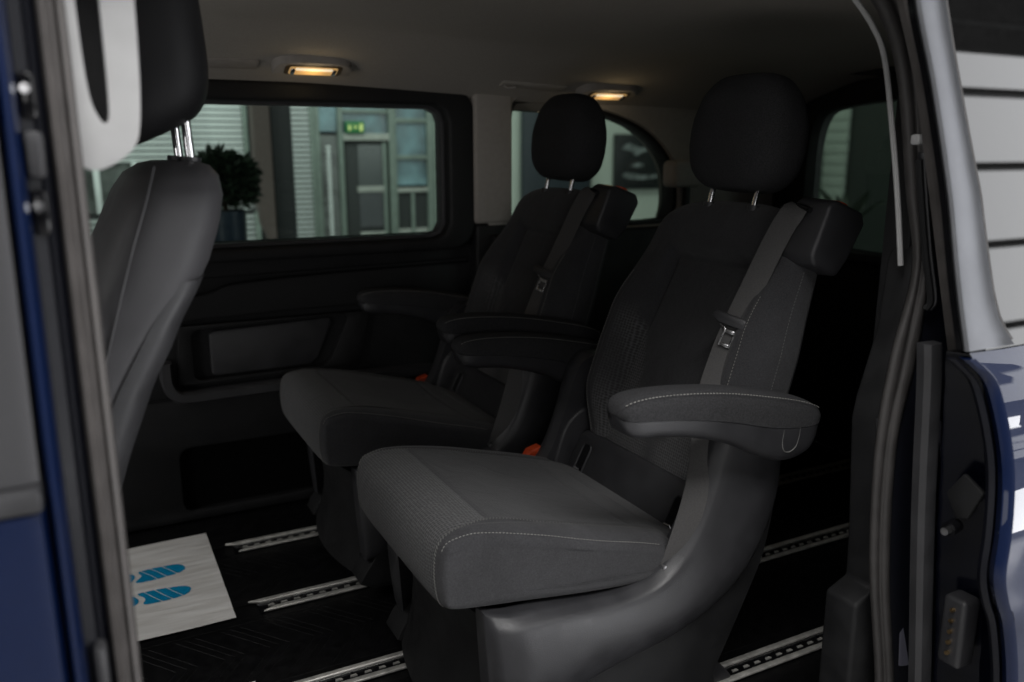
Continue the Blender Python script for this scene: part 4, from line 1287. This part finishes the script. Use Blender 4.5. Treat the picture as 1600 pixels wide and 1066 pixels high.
    for i in range(n): bm.faces.new((a[i], a[(i + 1) % n], b_[(i + 1) % n], b_[i]))
    pn = bevelled('anchor_panel', bm, 'plastic', root, 0.008, 3)
    for yc in (-0.165, 0.175):
        ol = rrect(yc - 0.016, yc + 0.016, 0.0, 0.075, 0.012, 4)
        a = [lp(v_, u_, 0.0012) for u_, v_ in ol]
        raw('anchor_slot', a, [tuple(range(len(a)))], 'blackgloss', pn, smooth=False)
        ro = [lp(v_, u_, 0.002) for u_, v_ in ol]
        tube('slot_rim', ro, 0.0022, 'plastic', pn, 6, closed=True)
        tube('anchor_loop', [lp(0.012, yc - 0.008, 0.001), lp(0.02, yc - 0.006, 0.008), lp(0.02, yc + 0.006, 0.008), lp(0.012, yc + 0.008, 0.001)], 0.003, 'chrome', pn, 8)

    # ---------------- recline hardware and buckle on the aisle side
    yb = YC + 0.262
    prism('recliner_cover', [tuple(q) for q in catmull([(0.945, 0.36), (0.96, 0.43), (0.985, 0.475), (1.03, 0.50), (1.06, 0.47), (1.05, 0.38), (1.0, 0.35)], 5, True)], yb - 0.04, yb - 0.005, 'plastic', root, 'y', 0.010, 3)
    tube('recline_strap', [(1.055, yb - 0.002, 0.545), (1.03, yb - 0.002, 0.46), (1.0, yb - 0.003, 0.37), (0.985, yb - 0.003, 0.335)], 0.006, 'plastic', root, 8)
    tube('strap_wire', [(1.047, yb - 0.010, 0.54), (1.022, yb - 0.010, 0.455), (0.992, yb - 0.011, 0.365)], 0.0012, 'steel', root, 6)
    k_ = 28
    dsc = [(0.985 + 0.045 * math.cos(2 * math.pi * i / k_), 0.385 + 0.045 * math.sin(2 * math.pi * i / k_)) for i in range(k_)]
    prism('recliner_disc', dsc, yb + 0.002, yb + 0.022, 'plastic', root, 'y', 0.004, 2)
    bk = prism('buckle', [(0.905, 0.325), (0.945, 0.315), (0.955, 0.372), (0.935, 0.392), (0.905, 0.388)], yb + 0.010, yb + 0.032, 'plastic', root, 'y', 0.004, 2)
    bt = prism('release_button', [(0.890, 0.372), (0.915, 0.370), (0.945, 0.395), (0.935, 0.404), (0.906, 0.396)], yb + 0.008, yb + 0.034, 'red', bk, 'y', 0.002, 2)
    tube('buckle_stalk', [(0.93, yb + 0.02, 0.32), (0.96, yb + 0.015, 0.24), (0.99, yb, 0.17)], 0.010, 'plastic', root, 8)

    # ---------------- belt with tongue and shoulder housing (door side)
    bl = [(1.262, -0.200, 0.993), (1.240, -0.196, 0.992), (1.224, -0.186, 0.968), (1.206, -0.178, 0.930), (1.186, -0.172, 0.885), (1.158, -0.166, 0.825), (1.127, -0.163, 0.765), (1.095, -0.165, 0.70), (1.055, -0.185, 0.64), (1.005, -0.232, 0.58), (0.970, -0.262, 0.52), (0.946, -0.272, 0.46), (0.925, -0.272, 0.40), (0.908, -0.268, 0.345)]
    BL = resample(catmull(bl, 8), 70)
    # webbing half-width direction turns from across the back to fore-aft at the hip
    P = []
    for i, q in enumerate(BL):
        tv_ = BL[min(i + 1, 69)] - BL[max(i - 1, 0)]; tv_ /= np.linalg.norm(tv_)
        u = smooth01(0.955, 0.985, q[2])
        turn = smooth01(0.64, 0.50, q[2])
        sd_ = np.array([-0.50, 0.86, 0.0]) * (1 - turn) + np.array([0.95, -0.35, 0.15]) * -turn
        sd_ = sd_ - tv_ * (sd_ @ tv_); sd_ /= np.linalg.norm(sd_)
        nn = np.cross(tv_, sd_)
        if nn[0] > 0: nn = -nn
        c0 = np.array([q[0] - 0.019 * (1 - turn), YC + q[1] - 0.012 * (1 - turn), q[2]])
        row = []
        for a_, t_ in ((-0.0235, 0), (-0.0225, 0.0009), (-0.008, 0.0012), (0.008, 0.0012), (0.0225, 0.0009), (0.0235, 0), (0.0225, -0.0009), (-0.0225, -0.0009)):
            row.append(c0 + sd_ * a_ + nn * t_)
        P.append(row)
    V, F = gridmesh(P, cv=True, cap=True)
    belt = raw('seat_belt', V, F, 'belt', root)
    j = int(np.argmin(np.abs(BL[:, 2] - 0.775)))
    q = BL[j]
    tv_ = BL[j + 1] - BL[j - 1]; tv_ /= np.linalg.norm(tv_)
    sd_ = np.array([-0.50, 0.86, 0.0]); sd_ -= tv_ * (sd_ @ tv_); sd_ /= np.linalg.norm(sd_)
    nn = np.cross(tv_, sd_)
    if nn[0] > 0: nn = -nn
    c0 = np.array([q[0] - 0.019, YC + q[1] - 0.012, q[2]]) + nn * 0.004
    def slab(name, ol, t0, t1, mat, par, bev=0.0015):
        bm = bmesh.new()
        a = [bm.verts.new(c0 + sd_ * u_ + tv_ * v_ + nn * t0) for u_, v_ in ol]
        b2 = [bm.verts.new(c0 + sd_ * u_ + tv_ * v_ + nn * t1) for u_, v_ in ol]
        n = len(ol)
        bm.faces.new(a); bm.faces.new(b2[::-1])
        for i in range(n): bm.faces.new((a[i], a[(i + 1) % n], b2[(i + 1) % n], b2[i]))
        return bevelled(name, bm, mat, par, bev, 2)
    tg_ = slab('belt_tongue', [(-0.041, -0.010), (0.041, -0.010), (0.045, 0.003), (0.027, 0.012), (-0.027, 0.012), (-0.045, 0.003)], -0.006, 0.014, 'plastic', root, 0.005)
    # metal tongue plate with its slot
    for nm, ol in (('plate', [(-0.020, 0.010), (-0.009, 0.018), (-0.009, 0.052), (-0.0120, 0.052), (-0.0120, 0.021), (-0.026, 0.012)]),
                   ('plate', [(0.020, 0.010), (0.009, 0.018), (0.009, 0.052), (0.0120, 0.052), (0.0120, 0.021), (0.026, 0.012)]),
                   ('plate', [(-0.009, 0.0455), (0.009, 0.0455), (0.009, 0.052), (-0.009, 0.052)]),
                   ('plate', [(-0.009, 0.018), (0.009, 0.018), (0.009, 0.025), (-0.009, 0.025)])):
        slab(nm, ol, 0.001, 0.0035, 'steel', tg_, 0.0006)
    # shoulder housing
    hs_ol = [(0.500, -0.036), (0.502, 0.034), (0.520, 0.050), (0.625, 0.046), (0.640, 0.030), (0.640, -0.050), (0.620, -0.066), (0.540, -0.052)]
    bm = bmesh.new()
    lay = []
    for y, sc2 in ((-0.188, 1.0), (-0.272, 0.94)):
        cxy = np.array([0.58, -0.006])
        lay.append([bm.verts.new(back_pt(cxy[0] + (q[0] - cxy[0]) * sc2, y, cxy[1] + (q[1] - cxy[1]) * sc2)) for q in hs_ol])
    n = len(hs_ol)
    bm.faces.new(lay[0]); bm.faces.new(lay[1][::-1])
    for i in range(n): bm.faces.new((lay[0][i], lay[0][(i + 1) % n], lay[1][(i + 1) % n], lay[1][i]))
    hz = bevelled('belt_housing', bm, 'plastic', root, 0.008, 3, 20, sharp=50)
    P = []
    for hh in (0.6375, 0.644):
        P.append([back_pt(hh, -0.232 + 0.016 * math.cos(2 * math.pi * i / 16), -0.018 + 0.018 * math.sin(2 * math.pi * i / 16)) for i in range(16)])
    V, F = gridmesh(P, cv=True, cap=True)
    raw('release_tab', V, F, 'red', hz)
    P = [back_pt(0.607 + 0.006 * math.sin(math.pi * i / 12), -0.165 - 0.07 * i / 12, 0.050) for i in range(13)]
    tube('belt_guide', P, 0.006, 'blackgloss', root, 8)
    return root

def copy_tree(o, parent=None):
    c = o.copy(); COL.objects.link(c); c.parent = parent
    for ch in o.children: copy_tree(ch, c)
    return c

seat = make_seat()
tag(seat, 'black cloth rear seat with integrated belt beside the open door', 'seat', 'rear seats on the floor rails')
seat2 = copy_tree(seat)
seat2.location = (0.80, 2.10, 0.0)
tag(seat2, 'black cloth rear seat beside the storage pocket of the window wall', 'seat', 'rear seats on the floor rails')

# ------------------------------------------------------------------ front seat (backrest, headrest, posts)
fs = empty('front_seat', (-0.10, 1.36, 0.0), label='dark grey front seat with chrome headrest posts behind the grab handle', cat='seat')
FY = 1.36
tab = [  # z, x of rear edge, half width, thickness
    (0.20, -0.155, 0.235, 0.13), (0.40, -0.105, 0.240, 0.14), (0.60, -0.028, 0.245, 0.15), (0.70, 0.006, 0.248, 0.15), (0.80, 0.046, 0.248, 0.15), (0.88, 0.092, 0.246, 0.15), (0.92, 0.120, 0.243, 0.15), (0.95, 0.138, 0.238, 0.15), (1.00, 0.157, 0.228, 0.145), (1.04, 0.166, 0.210, 0.135), (1.065, 0.164, 0.185, 0.115), (1.078, 0.155, 0.155, 0.085), (1.083, 0.140, 0.12, 0.05)]
P = []
for z in list(np.linspace(0.20, 1.04, 50)) + [1.05, 1.058, 1.065, 1.072, 1.078, 1.081, 1.083]:
    xr, hw, th = lerp_tab(tab, z)
    row = []
    for k in range(80):
        a = 2 * math.pi * k / 80
        row.append((xr - th / 2 + th / 2 * sgnpow(math.cos(a), 2 / 3.0), FY + hw * sgnpow(math.sin(a), 2 / 4.5), z))
    P.append(row)
V, F = gridmesh(P, cv=True, cap=True)
fb = raw('backrest', V, F, 'leather', fs, sharp=None)
# seam line down the side and the raised hard back panel
sp_ = [(0.072, FY - 0.205, 1.078), (0.055, FY - 0.229, 1.03), (0.036, FY - 0.241, 0.98), (0.010, FY - 0.248, 0.90), (-0.02, FY - 0.249, 0.80)]
tube('side_seam', catmull(sp_, 8), 0.0018, 'greytrim', fb, 6)
P = []
for z in np.linspace(0.22, 0.935, 40):
    xr, hw, th = lerp_tab(tab, z)
    grow = 0.012 * min(1, (0.94 - z) / 0.10)
    hwp = hw * (0.975 + 0.01 * min(1, (0.94 - z) / 0.10)) + 0.004 * min(1, (0.94 - z) / 0.10)
    row = []
    for k in range(33):
        a = -math.pi / 2 + math.pi * k / 32
        row.append((xr - 0.045 + (0.045 + grow) * max(0, math.cos(a)) ** 0.6, FY + hwp * sgnpow(math.sin(a), 0.55), z))
    row += [(xr - 0.05, FY + hwp * 0.9, z), (xr - 0.05, FY - hwp * 0.9, z)]
    P.append(row)
V, F = gridmesh(P, cv=True, cap=True)
raw('back_panel', V, F, 'greytrim', fs, sharp=60)
# headrest
P = []
for k in range(33):
    v = 0.5 - 0.5 * math.cos(math.pi * k / 32)
    z = 1.120 + 0.24 * v
    cl = max(0.0, 1 - abs(2 * v - 1) ** 4.0) ** (1 / 3.0)
    hw, th = 0.135 * (0.35 + 0.65 * cl), 0.075 * (0.3 + 0.7 * cl)
    if k in (0, 32): hw *= 0.5; th *= 0.5
    row = []
    for j in range(60):
        a = 2 * math.pi * j / 60
        n = th * sgnpow(math.cos(a), 2 / 3.0)
        row.append((0.100 + n - 0.06 * v * 0.3, FY + hw * sgnpow(math.sin(a), 2 / 3.2), z + 0.45 * n))
    P.append(row)
V, F = gridmesh(P, cv=True, cap=True)
fh = raw('headrest', V, F, std('dark_leatherette', (0.010, 0.010, 0.011), 0.62, bump=0.3, bscale=700, nscale=9, spec=0.25), fs, sharp=None)
for dy in (-0.07, 0.07):
    po = tube('headrest_post', [(0.128, FY + dy, 1.04), (0.132, FY + dy, 1.09), (0.128, FY + dy, 1.17)], 0.0068, 'chrome', fs, 12)
    tube('post_collar', [(0.130, FY + dy, 1.078), (0.131, FY + dy, 1.089)], 0.016, 'plastic', po, 16)
tube('height_button', [(0.075, FY - 0.128, 1.235), (0.075, FY - 0.134, 1.235)], 0.013, 'plastic', fh, 20)
box('seat_base', (-0.55, FY - 0.22, 0.0), (-0.06, FY + 0.22, 0.30), 'softplastic', fs, 0.03, 3)

FSX = 0.022
fs.location.x += FSX
# ------------------------------------------------------------------ paper floor mats
def paper(name, x0, x1, y0, y1, label, seed):
    rnd = random.Random(seed)
    e = empty(name, ((x0 + x1) / 2, (y0 + y1) / 2, 0.0), label=label, cat='paper mat', group='protective paper mats')
    nx, ny = 26, 30
    ph = [rnd.uniform(0, 6) for _ in range(6)]
    def hz_(x, y):
        return 0.0022 + 0.0010 * math.sin(17 * x + ph[0] + 4 * y) + 0.0007 * math.sin(41 * y + ph[1] + 8 * x) + 0.0005 * math.sin(70 * y - 20 * x + ph[2])
    P = [[(x, y, hz_(x, y)) for y in np.linspace(y0, y1, ny)] for x in np.linspace(x0, x1, nx)]
    V, F = gridmesh(P)
    nV = len(V)
    V = V + [(v[0], v[1], v[2] - 0.0004) for v in V]
    F = F + [tuple(i + nV for i in f[::-1]) for f in F]
    raw('sheet', V, F, 'paper', e, fixn=False, sharp=None)
    return e, hz_
mat1, hz1 = paper('paper_mat', -0.22, 0.243, 1.903, 2.411, 'white paper floor mat printed with two blue shoe prints', 1)
paper('paper_mat', -0.25, 0.236, 1.12, 1.632, 'white paper floor mat lying nearer the open door sill', 2)

def print_piece(ol):
    pts = resample(ol, 48, True)
    c_ = pts.mean(0)
    V = [(c_[0], c_[1], hz1(*c_) + 0.0012)] + [(q[0], q[1], hz1(*q) + 0.0009) for q in pts]
    F = [(0, i + 1, (i + 1) % 48 + 1) for i in range(48)]
    raw('shoe_print', V, F, 'cyan', mat1, fixn=False, smooth=False)

def clip_poly(poly, a, b, c_):   # keep a*x+b*y<=c
    out = []
    for i in range(len(poly)):
        p_, q = poly[i], poly[(i + 1) % len(poly)]
        dp, dq = a * p_[0] + b * p_[1] - c_, a * q[0] + b * q[1] - c_
        if dp <= 0: out.append(p_)
        if dp * dq < 0:
            t = dp / (dp - dq)
            out.append((p_[0] + t * (q[0] - p_[0]), p_[1] + t * (q[1] - p_[1])))
    return out
def shoe(ox, oy, flip):
    # sole front (toe to +x) and heel, cut by slanted grooves
    toe = [tuple(q) for q in catmull([(0.0, -0.030), (0.05, -0.034), (0.095, -0.026), (0.112, 0.0), (0.098, 0.022), (0.05, 0.032), (0.012, 0.034), (-0.012, 0.030), (0.004, 0.0)], 6, True)]
    heel = [tuple(q) for q in catmull([(-0.13, -0.026), (-0.06, -0.030), (-0.022, -0.026), (-0.012, 0.0), (-0.03, 0.028), (-0.07, 0.032), (-0.13, 0.028), (-0.15, 0.0)], 6, True)]
    for body, cuts in ((toe, (0.022, 0.047, 0.075)), (heel, (-0.11, -0.08, -0.048))):
        lims = [-9] + list(cuts) + [9]
        for i in range(len(lims) - 1):
            sl_ = 0.55 * flip
            pl_ = clip_poly(body, 1, sl_, lims[i + 1] - 0.0014)
            if len(pl_) > 2: pl_ = clip_poly(pl_, -1, -sl_, -(lims[i] + 0.0014))
            if len(pl_) > 2: print_piece([(ox + p_[0], oy + p_[1] * flip) for p_ in pl_])
shoe(0.052, 2.222, -1)
shoe(0.052, 2.098, 1)
